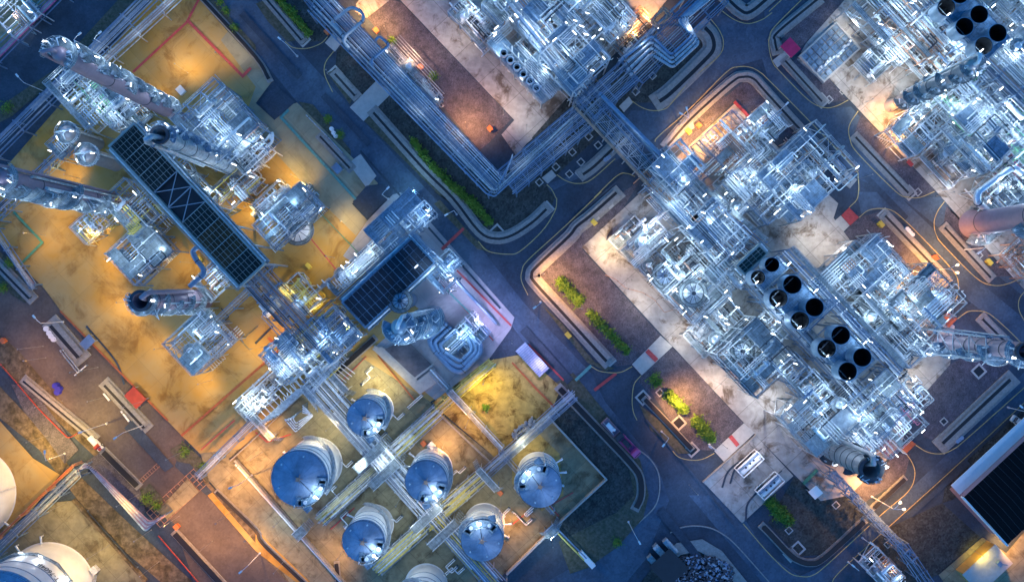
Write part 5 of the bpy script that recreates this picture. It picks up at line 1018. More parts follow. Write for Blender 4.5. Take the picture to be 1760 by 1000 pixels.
# ---- structures full of piping
S = structure; SX = [
 # px, py, su, sv, levels, base, npipe, lamps, eq, opts
 (390, 222, 15, 14, (6, 11, 16), 'big pale deck structure with yellow valves', 34, 5, 3, dict(cover=.75)),
 (432, 262, 8, 9, (5, 9), 'white-piped frame with an orange-lit corner', 26, 3, 2, {}),
 (160, 165, 15, 11, (8, 12), 'green-tinted pipe structure', 42, 5, 3, dict(cover=.3, mats=['silver', 'silver_dull', 'white_paint', 'green_pipe', 'steel', 'silver'])),
 (215, 190, 9, 8, (8, 13), 'small bright pipe structure', 30, 4, 2, {}),
 (252, 435, 10.5, 12.5, (5, 8.5), 'open silver exchanger frame on the yellow floor', 24, 4, 3, dict(cover=.5)),
 (350, 586, 10.5, 12.5, (6, 10), 'tall silver exchanger frame beside the dark shadow', 28, 4, 3, dict(cover=.65)),
 (500, 372, 8, 16, (4, 7), 'drum platform with blue-lit valves', 30, 4, 1, dict(col=COOLB, cover=.5)),
 (400, 330, 7, 14, (5,), 'low pipe frame', 24, 3, 2, dict(mats=['silver', 'silver_dull', 'yellow_pipe', 'steel_rust'])),
 (470, 345, 5, 10, (4,), 'three-barrel exchanger frame', 14, 1, 3, {}),
 (238, 360, 12, 8, (6, 10), 'pipe tangle with warm-lit pipes', 34, 2, 2, dict(cover=.25, mats=['silver', 'steel_rust', 'yellow_pipe', 'silver'])),
 (160, 388, 6, 8, (4,), 'small railed skid in yellow light', 20, 1, 2, dict(cover=.4, mats=['yellow_pipe', 'silver'])),
 (120, 245, 5, 8, (7,), 'small frame round the fat drums', 14, 1, 0, {}),
 (330, 310, 12, 5, (6,), 'narrow service frame', 20, 2, 1, {}),
 (375, 478, 7, 10, (5,), 'pipe frame under the S-shaped pipe', 26, 3, 2, {}),
 (690, 385, 8.5, 15, (6, 11), 'blue-lit deck structure with a stair', 30, 5, 3, dict(col=COOLB, deck='grating_blue', frame='steel_blue', mats=['steel_blue', 'silver', 'silver_dull', 'steel'], cover=.7)),
 (738, 452, 15, 5, (10, 14), 'blue service deck with motors', 26, 4, 2, dict(col=COOLB, deck='grating_blue', frame='steel_blue', mats=['steel_blue', 'silver', 'steel'])),
 (770, 455, 5, 6, (9,), 'end platform crowded with valves', 18, 2, 1, dict(col=COOLB, deck='grating_blue', mats=['steel_blue', 'silver'])),
 (620, 452, 4, 20, (3,), 'row of white valve sets', 40, 4, 4, dict(col=COOL, cover=.1, mats=['white_paint', 'silver'])),
 (575, 575, 10, 10, (5, 8), 'blue-lit manifold frame', 30, 4, 2, dict(col=COOLB, deck='grating_blue', mats=['steel_blue', 'silver', 'steel'])),
 (500, 612, 10, 9, (4, 8), 'teal-lit pump shelter', 30, 4, 3, dict(deck='grating_blue')),
 (550, 618, 9, 10, (4,), 'yellow-lit valve frame', 32, 2, 2, dict(cover=.25, mats=['silver', 'yellow_pipe', 'white_paint'])),
 (468, 655, 5, 20, (3,), 'crowded row of white pumps', 46, 4, 6, dict(power=260, cover=.12, col=NEUT, mats=['white_paint', 'silver', 'silver', 'silver_dull'])),
 (440, 690, 5, 9, (3,), 'pump group by the grating path', 26, 3, 3, dict(cover=.1, col=NEUT, mats=['white_paint', 'silver'])),
 (520, 505, 9, 6, (5,), 'yellow-lit pipe bay', 24, 1, 1, dict(cover=.2, mats=['yellow_pipe', 'silver_dull'])),
 (800, 578, 7, 11, (3,), 'blue pump skid inside the pipe loops', 26, 3, 3, dict(col=COOLB, frame='steel_blue', cover=.25, mats=['steel_blue', 'silver'])),
 # top middle
 (905, 110, 20, 8.5, (4, 6), 'blue-framed heater bank platform', 26, 4, 1, dict(cover=.8, deck='grating_blue')),
 (935, 82, 20, 4, (7,), 'dark blue manifold beam over the heater bank', 34, 4, 0, dict(cover=.2, deck='grating_blue', mats=['steel_blue', 'silver', 'steel'])),
 (815, 42, 13, 6, (3,), 'valve and exchanger group on stained concrete', 30, 3, 4, dict(cover=.15)),
 (945, 28, 18, 11, (7, 12), 'blue hazy deck structure', 36, 6, 3, dict(cover=.75, deck='grating_blue')),
 (1000, 20, 16, 11, (6, 11), 'bright pipe structure at the top edge', 38, 6, 3, dict(cover=.5)),
 (985, 108, 12, 12, (8, 13), 'tall blue deck over the rack junction', 34, 5, 2, dict(cover=.7, deck='grating_blue')),
 (1045, 40, 9, 9, (5, 10), 'pipe structure next to the orange pad', 30, 4, 2, dict(cover=.35)),
 (1085, 62, 8, 11, (3,), 'rusty valve group on orange-lit concrete', 36, 1, 4, dict(cover=.08, mats=['silver', 'steel_rust', 'steel_dark'])),
 (868, 12, 7, 9, (5, 8), 'small pipe frame at the upper edge', 24, 3, 2, {}),
 # right
 (1252, 250, 12, 11, (5, 8), 'white pipe cluster on orange-lit concrete', 40, 2, 2, dict(cover=.2, mats=['white_paint', 'silver', 'silver', 'steel_rust'])),
 (1298, 228, 8, 11, (6, 10), 'dark-edged pale frame', 22, 3, 2, dict(cover=.5)),
 (1372, 300, 15, 19, (7, 13), 'great blue deck structure under bright lamps', 42, 8, 4, dict(cover=.8, deck='grating_blue')),
 (1310, 318, 15, 14, (5, 9), 'row of narrow exchangers under a frame', 40, 5, 5, dict(cover=.25, mats=['silver', 'silver', 'steel', 'white_paint'])),
 (1268, 322, 10, 9, (5,), 'green-floored pipe bay', 20, 3, 2, dict(cover=.15)),
 (1158, 292, 9, 9, (12, 16), 'gridded blue deck at the rack end', 16, 3, 0, dict(cover=.85, deck='grating_blue', thick=.3)),
 (1165, 345, 12, 8, (9, 13), 'pipe structure over the dense rack', 30, 4, 1, dict(cover=.55, deck='grating_blue')),
 (1222, 400, 13, 10, (9, 13), 'blue deck structure over the dense rack', 32, 4, 1, dict(cover=.7, deck='grating_blue')),
 (1240, 358, 9, 8, (7,), 'open frame with a green patch beneath', 18, 3, 1, dict(cover=.2)),
 (1180, 440, 11, 9, (6,), 'open frame over stained concrete', 22, 3, 3, dict(cover=.15, frame='steel_dark', thick=.16)),
 (1192, 505, 10, 11, (4, 7), 'round-drum deck structure', 22, 4, 2, dict(cover=.8)),
 (1240, 470, 8, 8, (6, 10), 'pale deck tower', 26, 4, 2, dict(cover=.6)),
 (1108, 418, 6, 12, (4,), 'long exchanger rack on concrete', 22, 3, 2, dict(cover=.15)),
 (1075, 400, 3.5, 9, (3,), 'slim exchanger frame', 12, 1, 1, dict(cover=.2)),
 (1145, 480, 7, 7, (5,), 'curved platform frame', 20, 2, 1, dict(cover=.6)),
 (1215, 572, 8, 10, (3,), 'pump group on oily concrete', 30, 3, 4, dict(cover=.1)),
 (1245, 548, 7, 8, (4,), 'open pipe frame', 20, 2, 1, dict(cover=.1)),
 (1285, 610, 14, 13, (6, 10, 14), 'dark-railed frame with two drums', 30, 5, 3, dict(cover=.6, rail='steel_dark')),
 (1310, 572, 8, 8, (8,), 'deck with white lamps', 20, 3, 1, dict(cover=.6)),
 (1375, 655, 15, 6, (8, 12), 'deck strip below the last cooler', 30, 4, 1, dict(cover=.45)),
 (1395, 715, 13, 13, (7, 11), 'large railed deck', 26, 5, 2, dict(cover=.7, deck='galv')),
 (1440, 690, 11, 12, (9,), 'open lattice of pale beams', 26, 4, 1, dict(cover=.15)),
 (1500, 690, 11, 13, (8, 12), 'deck structure behind the last cooler', 30, 5, 2, dict(cover=.6)),
 (1530, 730, 10, 13, (7,), 'pink-striped deck module', 22, 4, 2, dict(cover=.5, mats=['pink', 'silver', 'pink', 'silver'])),
 (1475, 745, 7, 10, (6, 10), 'blue-piped frame', 26, 3, 1, dict(cover=.3, mats=['silver', 'steel_blue', 'white_paint'])),
 (1550, 680, 10, 8, (6,), 'pale open frame at the concrete edge', 26, 3, 2, dict(cover=.2)),
 (1440, 470, 8, 15, (5, 9), 'deck structure by the beige pad', 30, 4, 2, dict(cover=.55)),
 (1490, 462, 12, 12, (6, 10), 'hazy blue structure with red lamps', 34, 5, 3, dict(cover=.65, deck='grating_blue')),
 (1525, 510, 12, 12, (6, 11), 'open timber-toned pipe frame', 34, 5, 3, dict(cover=.3, mats=['silver', 'steel_rust', 'steel', 'silver'])),
 (1575, 520, 13, 14, (8, 13), 'tall deck structure under white lamps', 40, 6, 3, dict(cover=.6, rail='steel_dark')),
 (1490, 550, 12, 9, (8,), 'pipe deck beside the four-fan coolers', 28, 4, 1, dict(cover=.4)),
 (1540, 580, 12, 8, (7, 11), 'lattice frame at the violet tower foot', 26, 3, 1, dict(cover=.3)),
 (1120, 455, 4, 6, (3,), 'little valve stand', 12, 1, 1, dict(cover=.1)),
 # top right
 (1502, 108, 6.5, 9, (3,), 'valve skid on stained concrete', 30, 3, 2, dict(cover=.2)),
 (1535, 72, 10, 9, (4,), 'scattered bright valve group', 34, 4, 3, dict(cover=.05)),
 (1512, 20, 12, 12, (5, 9), 'long pipe deck at the top edge', 34, 4, 2, dict(cover=.3)),
 (1575, 52, 13, 10, (6, 10), 'pink-beamed exchanger structure', 30, 4, 3, dict(cover=.35, frame='steel_rust')),
 (1618, 88, 12, 9, (7,), 'open frame with pink beams', 26, 4, 2, dict(cover=.4, frame='steel_rust')),
 (1585, 108, 8, 7, (4,), 'small railed green-floored frame', 12, 2, 1, dict(cover=.3)),
 (1642, 168, 16, 12, (6, 10), 'green-striped exchanger structure', 36, 5, 4, dict(cover=.35, mats=['silver', 'green_pipe', 'silver', 'steel'])),
 (1570, 222, 9, 11, (5, 8), 'orange-lit white pipe deck', 28, 2, 2, dict(cover=.4)),
 (1600, 195, 10, 9, (6,), 'deck strip near the ringed tower', 30, 3, 2, dict(cover=.5)),
 (1668, 235, 15, 13, (7, 12), 'large hazy blue deck', 34, 6, 2, dict(cover=.8, deck='grating_blue')),
 (1715, 200, 12, 12, (6,), 'green-floored pipe bay', 34, 4, 2, dict(cover=.2, mats=['silver', 'steel', 'silver', 'green_pipe'])),
 (1735, 262, 12, 10, (5,), 'pipe bay with rose pipes', 32, 4, 2, dict(cover=.15, mats=['silver', 'silver', 'pink', 'green_pipe'])),
 (1628, 275, 11, 10, (3,), 'row of four long exchangers', 14, 2, 4, dict(cover=.1)),
 (1715, 325, 9, 12, (5,), 'frame behind the curved silver pipes', 26, 4, 2, dict(cover=.25)),
 (1745, 100, 12, 10, (7, 11), 'pipe structure below the five-fan cooler', 34, 5, 2, dict(cover=.4)),
 (1722, 130, 14, 8, (9,), 'dark hazy deck', 20, 3, 0, dict(cover=.7, deck='grating_blue')),
 (1752, 440, 8, 8, (4,), 'rust-brown frame by the vessel foot', 22, 1, 1, dict(cover=.4, frame='steel_rust', mats=['steel_rust', 'silver'])),
 (1748, 10, 9, 12, (6, 10), 'corner pipe structure', 26, 4, 1, {}),
 (1595, 5, 8, 8, (6,), 'small frame by the fan cooler', 20, 3, 1, {}),
 (1512, 975, 10, 6, (3,), 'orange-lit skid under the truss bridge', 26, 1, 1, dict(cover=.4, mats=['silver', 'steel_rust', 'silver'])),
 (20, 12, 14, 9, (5,), 'pale frame in the far corner', 16, 2, 0, dict(cover=.4)),
 (725, 95, 5, 14, (2,), 'valve row along the gravel', 24, 2, 2, dict(cover=.1)) if 0 else (712, 131, 19, 2.4, (1.8,), 'valve row between the rack and gravel', 26, 2, 3, dict(cover=.1, power=160, mats=['silver_dull', 'silver', 'steel'])),
]
for i, (px, py, su, sv, lv, base, n, lm, eq, kw) in enumerate(SX): structure(px, py, su, sv, lv, base, 500+i, npipe=n, lamps=lm, eq=eq, **kw)
# exchangers laid out in rows
for k in range(4): e = W(1085+k*14, 398+k*9, 2); exchanger(e.x, e.y, 1.2, 9.5, .62, TH+math.pi/2, 'long silver exchanger on the oily concrete')
for k in range(4): e = W(1612+k*15, 268-k*9, 1); exchanger(e.x, e.y, .3, 11, .72, TH, 'long dark grey exchanger with a red end flange', 'steel')
for k in range(3): e = W(455+k*11, 352-k*7, 2); exchanger(e.x, e.y, 1.2, 8, .7, TH+math.pi/2, 'fat pale exchanger barrel', 'silver')
for k in range(9): e = W(1275+k*9, 305+k*3.5, 4); exchanger(e.x, e.y, 2.5, 6.5, .42, TH, 'narrow exchanger in the close-set row', 'silver')
for k in range(2): e = W(545-k*8, 500+k*8, 2); exchanger(e.x, e.y, 1, 9, .5, TH+math.pi/2, 'grey exchanger in yellow light', 'steel')
for (x, y) in ((800, 22), (808, 34), (788, 12), (828, 60), (1205, 570), (1225, 552), (1500, 115), (1505, 98)): e = W(x, y, 1); exchanger(e.x, e.y, .3, 4.2, .75, TH+math.pi/2, 'short fat bright exchanger', 'white_paint')
e = W(1516, 985, 2); exchanger(e.x, e.y, .8, 5.5, 1.4, TH, 'blue horizontal vessel at the bottom edge', 'tank_roof')
e = W(472, 528, 1); exchanger(e.x, e.y, .4, 5.5, 1.1, TH+math.pi/2, 'orange-lit pale capsule vessel', 'white_paint')
# two round drums on the white slab, the twin drums, the ringed drum
for (x, y, r, h, l, m) in ((520, 362, 3.0, 4, 'broad drum ringed by bright pipework on the pale slab', 'silver_dull'), (512, 395, 3.0, 3.2, 'broad pale drum at the slab corner', 'tank_white'),
                           (1191, 504, 2.5, 9, 'drum with a dark ringed top on a railed deck', 'silver_dull'), (1275, 603, 1.9, 12, 'pale domed drum in the dark-railed frame', 'silver'), (1305, 628, 2.3, 11, 'drum with round catwalks in the dark-railed frame', 'steel'),
                           (1143, 474, 2.4, 5, 'round-ended drum with a curved rail', 'tank_roof'), (1740, 315, 1.6, 6, 'pale drum between the curved silver pipes', 'white_paint'), (688, 517, 1.9, 16, 'round blue drum at the giant tower foot', 'tank_roof')):
    c = W(x, y, h); c.z = 0; T = thing('vertical_drum', c, 0); tag(T, l, 'drum'); b = MB(); b.lathe([(r, 0), (r, h-.3), (r*.8, h+.1), (r*.3, h+.5), (.001, h+.55)], n=30); b.build('shell', m, T, True)
    b = MB(); ring(b, 0, 0, h-.5, r+.02, 1.0, n=24); p = b.build('platform', 'grating', T)
    b = MB(); rail_arc(b, 0, 0, h-.45, r+1, n=22, wd=.09); rail_arc(b, 0, 0, h-.45, r+.1, n=22, wd=.09); b.build('railing', 'steel_dark', p)
    b = MB()
    for k in range(10): a = k*.628; b.bar((r*.3*math.cos(a), r*.3*math.sin(a), h+.6), (r*1.0*math.cos(a), r*1.0*math.sin(a), h+.2), .12)
    b.cyl(0, 0, h+.3, h+1.2, .5, n=12); b.build('top_nozzle', 'steel_dark', T); light(T, (r+1.6, 0, h+2), 220*CPOW, COOL)
# six heater stacks
for k in range(6):
    c = W(866+k*11.2, 91+k*12, 8); c.z = 0; T = thing('heater_stack', c, 0); auto(T, 'short round stack with a bright rim', 'stack', 'stacks of the heater bank')
    b = MB(); b.lathe([(.75, 0), (.75, 7.2), (.95, 7.4), (.95, 8), (.7, 8), (.7, 6)], n=20); b.build('shell', 'silver', T, True); b = MB(); b.lathe([(.001, 6.4), (.72, 6.4)], n=20); b.build('throat', 'black', T)
    b = MB(); b.tube([(.8, 0, 6.5), (2.0, 0, 6.5), (2.0, 2.2, 6.5)], .2, 8); b.build('side_pipe', 'white_paint', T)
# grid-topped skid
c = W(1424, 92, 0); T = thing('cooling_skid', c, TH); tag(T, 'low skid with a grid of blue panels and white pumps', 'cooling skid')
b = MB(); L, w_ = 9.0, 12.6
for s in (-1, 1): b.box(s*L/2, 0, .5, .4, w_+.4, 1.0); b.box(0, s*w_/2, .5, L-.4, .4, 1.0)
b.build('rim', 'slab', T)
for i in range(5):
    for j in range(7): b = MB(); b.box(-L/2+L*(i+.5)/5, -w_/2+w_*(j+.5)/7, .6, L/5-.25, w_/7-.25, .12); b.build('panel', 'grating_blue', T)
b = MB(); rng = random.Random(4)
for k in range(12): x_ = 1.7+rng.uniform(-.6, .6); y_ = -w_/2+.8+k*1.0; b.cyl(x_, y_, .7, 1.5, .28, n=10); b.bar((1.7, y_, 1.0), (x_, y_, 1.0), .14); b.box(x_, y_+.4, 1.1, .5, .2, .3)
b.tube([(1.7, -w_/2+.6, 1.0), (1.7, w_/2-.6, 1.0)], .1, 8); b.build('valve_row', 'white_paint', T)
light(T, (1.5, 0, 5), 500*CPOW, COOL)
# ---- hedges
for pts, wd, h, l, s in (
 (t(1, 0, [(100, -20), (190, 80), (270, 175)]), 2.4, 2.0, 'bright green hedge at the top by the drain end', 1), (t(1, 0, [(785, 700), (900, 850), (1060, 1000)])+t(1, 1, [(1100, 60), (1190, 160)]), 2.6, 2.0, 'longest green hedge along the dark verge', 2),
 (t(2, 1, [(235, 445), (290, 500), (350, 560)]), 3.2, 2.0, 'orange-lit ragged hedge nearest the drain corner', 3), (t(2, 1, [(385, 605), (480, 700), (590, 815)]), 2.8, 2.2, 'long green hedge on the purple gravel', 4),
 (t(2, 1, [(705, 930), (750, 975)]), 3.2, 2.0, 'short stub hedge beside the slab crossing', 5), (t(2, 2, [(785, 45), (830, 90), (878, 135)]), 3.0, 2.2, 'hedge before the orange-lit pedestal', 6),
 (t(2, 2, [(920, 172), (970, 230), (1020, 285)]), 3.4, 2.4, 'ragged hedge after the orange-lit pedestal', 7), (t(3, 2, [(12, 590), (60, 650), (118, 700)]), 3.4, 2.2, 'green hedge on the dark lawn by the trailers', 8)):
    hedge(pts, wd*.78, h, l, s)
rng = random.Random(77)
for i, (x, y, r) in enumerate(((15, 186, 2.0), (8, 495, 1.6), (835, 700, 1.2), (405, 50, 1.3), (390, 20, 1.3), (380, 5, 1.1), (255, 855, 2.0), (272, 868, 1.4), (320, 775, 1.8), (352, 800, 1.4), (565, 205, 1.3), (585, 232, 1.3), (675, 72, 1.3), (745, 132, 1.4), (1060, 930, 1.5), (20, 452, 1.6))):
    c = W(x, y, 0); T = thing('shrub', c, 0); auto(T, 'small loose green shrub', 'shrub', 'loose shrubs'); b = MB()
    for _ in range(260):
        o = Vector((rng.gauss(0, r*.4), rng.gauss(0, r*.4), abs(rng.gauss(.6, .5)))); a = Vector((rng.gauss(0, 1), rng.gauss(0, 1), rng.gauss(0, .6))).normalized()*rng.uniform(.12, .3); q = a.cross(Vector((rng.gauss(0, 1), rng.gauss(0, 1), 1))).normalized()*.1
        b.add([o-a, o+q, o+a, o-q], [(0, 1, 2, 3)])
    b.build('foliage', 'leaf', T); b = MB(); b.bar((0, 0, 0), (0, 0, 1), .1); b.build('stem', 'soil', T)
# ---- walls
def wall(pts, h, th, label, m='kerb', name='wall'):
    P = [W(*p) for p in pts]; b = MB()
    for i, (p, q) in enumerate(zip(P, P[1:])):
        d = (q-p).normalized(); e = d*(th/2-.004*i); b.bar(p-e+Vector((0, 0, h/2)), q+e+Vector((0, 0, h/2)), th, h-.006*i)
    return tag(b.build(name, m), label, 'wall')
wall([(943, 716), (1041, 821), (948, 907)], 1.8, .35, 'grey dyke wall round the lit corner tank', 'slab', 'dyke_wall')
wall([(943, 912), (872, 982)], 1.6, .5, 'dyke wall by the lit pipe steps', 'slab', 'dyke_wall')
wall([(408, 790), (605, 1012)], 1.6, .5, 'long dyke wall between tank farm and brown road', 'kerb', 'dyke_wall')
wall([(745, 700), (845, 795), (915, 740)], 1.2, .4, 'low wall round the rubble corner', 'kerb', 'dyke_wall')
wall([(600, 628), (745, 800)], .9, .5, 'pale wall between the sunken pool and small tank', 'slab', 'dyke_wall') if 0 else None
wall([(398, 790), (590, 612)], .8, .3, 'low wall along the upper tank farm edge', 'kerb', 'dyke_wall')
wall([(1208, 827), (1298, 747)], .8, .3, 'low wall along the truck yard edge', 'kerb')
wall([(130, 858), (252, 995)], 1.2, .5, 'dark wall beside the green yard', 'soil', 'dyke_wall')
# sunken pool (grey basin)
P = [W(*p) for p in t(1, 1, [(610, 790), (700, 740), (880, 870), (800, 940)])]
sheet('basin_water', t(1, 1, [(640, 800), (760, 740), (890, 870), (805, 935)]), 'basin'); wall(t(1, 1, [(605, 780), (640, 800), (805, 940), (895, 872)]), .9, .5, 'broad pale rim of the square basin', 'slab', 'basin_rim')
sheet('paving_slab', t(1, 1, [(590, 790), (640, 780), (820, 950), (900, 890), (930, 950), (830, 1020)]), 'slab')
# ---- lattice pergola shed (blue louvred roof) by the lilac pavement
def shed(px, py, su, sv, h, label, roof, name='shelter', posts='steel', slats=0):
    c = W(px, py, h); c.z = 0; T = thing(name, c, TH); tag(T, label, 'shelter'); b = MB()
    b.add([(-su/2, -sv/2, h-.3), (su/2, -sv/2, h-.3), (su/2, sv/2, h), (-su/2, sv/2, h), (-su/2, -sv/2, h-.15), (su/2, -sv/2, h-.15), (su/2, sv/2, h+.15), (-su/2, sv/2, h+.15)], [(3, 2, 1, 0), (4, 5, 6, 7), (0, 1, 5, 4), (1, 2, 6, 5), (2, 3, 7, 6), (3, 0, 4, 7)])
    r = b.build('roof', roof, T)
    if slats:
        b = MB()
        for i in range(slats): x = -su/2+su*(i+.5)/slats; b.bar((x, -sv/2, h-.08), (x, sv/2, h+.22), .12)
        b.build('rib', 'steel', r)
    for x in (-1, 1):
        for y in (-1, 1): b = MB(); b.bar((x*(su/2-.3), y*(sv/2-.3), 0), (x*(su/2-.3), y*(sv/2-.3), h-.25), .16); b.build('post', posts, T)
    return T
shed(915, 618, 9.0, 3.4, 3, 'blue ribbed shelter roof beside the lilac pavement', 'steel_blue', slats=16)
shed(1359, 82, 4.0, 3.2, 3, 'magenta shelter roof by the road corner', 'magenta')
shed(1402, 846, 2.6, 2.6, 2.6, 'small white square shelter by the truck yard', 'white_paint')
shed(232, 683, 4.6, 3.6, 2.2, 'dark red tarpaulin cover beside the drain island', 'red', 'tarpaulin_cover')
shed(150, 588, 2.4, 3.6, 2, 'pale blue cover on the brown drain island', 'tank_roof', 'cabinet')
# ---- vehicles
def wheels(T, xs, wy, r=.48):
    for x in xs:
        for y in (-1, 1):
            b = MB(); b.hcyl((x, y*wy-.14, r), (x, y*wy+.14, r), r, 14); wl = b.build('wheel', 'tread', T); b = MB(); b.hcyl((x, y*(wy+.15)-.01, r), (x, y*(wy+.15)+.01, r), r*.5, 10); b.build('rim', 'silver', wl)
def trailer(px, py, rot, label):
    c = W(px, py, 1.5); c.z = 0; T = thing('tank_trailer', c, rot); tag(T, label, 'trailer', 'white tank trailers'); L, w_ = 7.0, 2.6
    b = MB(); b.box(0, 0, .95, L, 1.2, .3); b.build('chassis', 'steel_dark', T)
    b = MB(); b.hcyl((-L*.42, -.1, 2.1), (L*.42, -.1, 2.1), 1.05, 20, .3); b.build('tank', 'white_paint', T, True)
    b = MB()
    for x in (-1, 1):
        for y in (-1, 1): b.bar((x*L/2, y*w_/2, 1.1), (x*L/2, y*w_/2, 3.3), .18)
        for z in (1.1, 3.3): b.bar((x*L/2, -w_/2, z), (x*L/2, w_/2, z), .18)
    for y in (-1, 1):
        for z in (1.1, 3.3): b.bar((-L/2, y*w_/2, z), (L/2, y*w_/2, z), .18)
    b.build('frame', 'white_paint', T)
    b = MB(); b.box(0, .75, 3.32, L*.95, .7, .06); b.build('top_walkway', 'grating_blue', T)
    for x in (-1.4, .1, 1.3): b = MB(); b.cyl(x, .3, 3.0, 3.45, .3, n=12); b.build('hatch', 'steel_dark', T)
    b = MB(); b.bar((L/2, .2, .9), (L/2+1.6, 0, .7), .18); b.build('drawbar', 'steel_dark', T); wheels(T, (-2.4, -1.4, 2.2), 1.05)
trailer(1286, 795, TH+math.pi/2, 'white tank trailer in the truck yard, nearer the slab crossing'); trailer(1321, 833, TH+math.pi/2, 'white tank trailer parked nearer the dark lawn')
def truck(px, py, rot, label, m, L=6.6, bed=True, cab=None):
    c = W(px, py, 1.2); c.z = 0; T = thing('truck', c, rot); tag(T, label, 'truck'); w_ = 2.3
    b = MB(); b.box(0, 0, .85, L, 1.1, .3); b.build('chassis', 'steel_dark', T)
    b = MB(); b.prism([(L/2-1.7, -w_/2), (L/2-.25, -w_/2), (L/2, -w_/2+.35), (L/2, w_/2-.35), (L/2-.25, w_/2), (L/2-1.7, w_/2)], .8, 2.0); b.prism([(L/2-1.6, -w_/2+.12), (L/2-.6, -w_/2+.12), (L/2-.6, w_/2-.12), (L/2-1.6, w_/2-.12)], 2.0, 2.7); b.build('cab', cab or m, T)
    b = MB(); b.add([(L/2-.58, -w_/2+.15, 2.62), (L/2-.58, w_/2-.15, 2.62), (L/2-.2, w_/2-.2, 2.02), (L/2-.2, -w_/2+.2, 2.02)], [(0, 1, 2, 3)]); b.build('windscreen', 'glass', T)
    b = MB(); x0, x1 = -L/2, L/2-1.85; xm = (x0+x1)/2; b.box(xm, 0, 1.12, x1-x0, w_, .12)
    for y in (-1, 1): b.box(xm, y*(w_/2-.05), 1.6, x1-x0, .1, .85)
    for x in (x0+.05, x1-.05): b.box(x, 0, 1.6, .1, w_-.2, .85)
    b.build('load_bed', m, T)
    b = MB(); b.box(xm, 0, 1.45, (x1-x0)*.5, w_*.5, .5); b.cyl(xm+1.1, .3, 1.2, 2.0, .35, n=12); b.bar((x0+.3, -.5, 1.3), (x1-.3, -.7, 1.5), .15); b.build('cargo', 'steel_dark' if m == 'rose' else 'white_paint', T)
    wheels(T, (-L/2+1.0, L/2-1.1), 1.02)
truck(1081, 766, TH+.02, 'pink flatbed truck parked at the verge bend', 'rose'); truck(1053, 738, TH, 'dark loaded truck parked behind the pink one', 'violet', cab='steel_dark')
c = W(168, 760, 0); T = thing('fire_hose_cart', c, TH); tag(T, 'white and red hose cart beside the yellow drain', 'cart')
b = MB(); b.box(0, 0, .9, 4.4, 1.3, .9); b.box(-.5, 0, 1.4, 3.0, .8, .2); b.build('body', 'white_paint', T); b = MB(); b.hcyl((1.0, -.6, 1.5), (1.0, .6, 1.5), .55, 14); b.hcyl((1.9, -.4, 1.1), (1.9, .4, 1.1), .4, 12); b.build('hose_reel', 'red', T); wheels(T, (-1.3, 1.3), .65, .4)
# ---- the black-roofed hall and its neighbours
def hall(px, py, su, sv, h, label, roofm='black', wallm='violet', doors=True):
    c = W(px, py, h); c.z = 0; T = thing('building', c, TH); tag(T, label, 'building')
    b = MB(); b.box(0, 0, (h-.6)/2, su, sv, h-.6); wl = b.build('wall', wallm, T)
    b = MB(); hr = .9; b.add([(-su/2-.5, -sv/2-.6, h-.5), (-su/2-.5, sv/2+.6, h-.5), (su/2+.5, sv/2+.6, h-.5), (su/2+.5, -sv/2-.6, h-.5), (0, -sv/2-.6, h+hr-.5), (0, sv/2+.6, h+hr-.5)], [(0, 4, 5, 1), (3, 2, 5, 4), (0, 3, 4), (1, 5, 2), (0, 1, 2, 3)]); rf = b.build('roof', roofm, T)
    b = MB(); n = int(sv/1.6)
    for i in range(n):
        y = -sv/2+sv*(i+.5)/n
        for s in (-1, 1): b.bar((s*(su/2+.4), y, h-.45), (0, y, h+hr-.47), .07)
    b.build('roof_rib', 'black_blue', rf)
    for y in (-1, 1): b = MB(); b.box(0, y*(sv/2+.8), h-.7, su+1.4, .35, 1.0); b.build('fascia', 'white_paint', T)
    b = MB(); b.box(-su/2-1.7, 0, h*.62, 3.2, sv+.6, .14); b.build('canopy', 'white_paint', T)
    for i in range(5): b = MB(); y = -sv/2+sv*(i+.5)/5; b.box(-su/2-.03, y, h*.35, .08, 1.6, 1.4); f = b.build('window', 'glass', T); b = MB(); b.box(-su/2-.06, y, h*.35-.8, .16, 1.8, .12); b.build('sill', 'white_paint', f)
    return T
hall(1776, 822, 15, 30, 7.5, 'long hall with a black roof and pale fascia')
T = thing('building', W(1682, 968, 0), TH); tag(T, 'small flat-roofed block in yellow light below the black-roofed hall', 'building')
b = MB(); b.box(0, 0, 1.6, 6.2, 11, 3.2); b.build('wall', 'concrete', T); b = MB(); b.box(-2.0, 0, 3.3, 2.4, 11.4, .2); b.box(1.3, 0, 3.26, 4.2, 11.4, .14); b.build('roof', 'slab', T); b = MB(); b.box(.8, 3, 3.7, 1.2, 1.0, .8); b.bar((.8, 3, 4), (2.2, 4.2, 4.2), .2); b.build('roof_unit', 'steel_blue', T)
for k, (x, y) in enumerate(t(3, 2, [(1048, 422), (1080, 393), (1163, 317), (1195, 287), (1100, 380)][:4])):
    T = thing('condenser_unit', W(x, y, 0), TH); auto(T, 'white box condenser beside the hall', 'condenser', 'condensers along the hall'); b = MB(); b.box(0, 0, .7, 1.5, 1.5, 1.4); b.build('casing', 'white_paint', T); b = MB(); b.cyl(0, 0, 1.4, 1.5, .55, n=16); b.build('fan_grille', 'steel_dark', T)
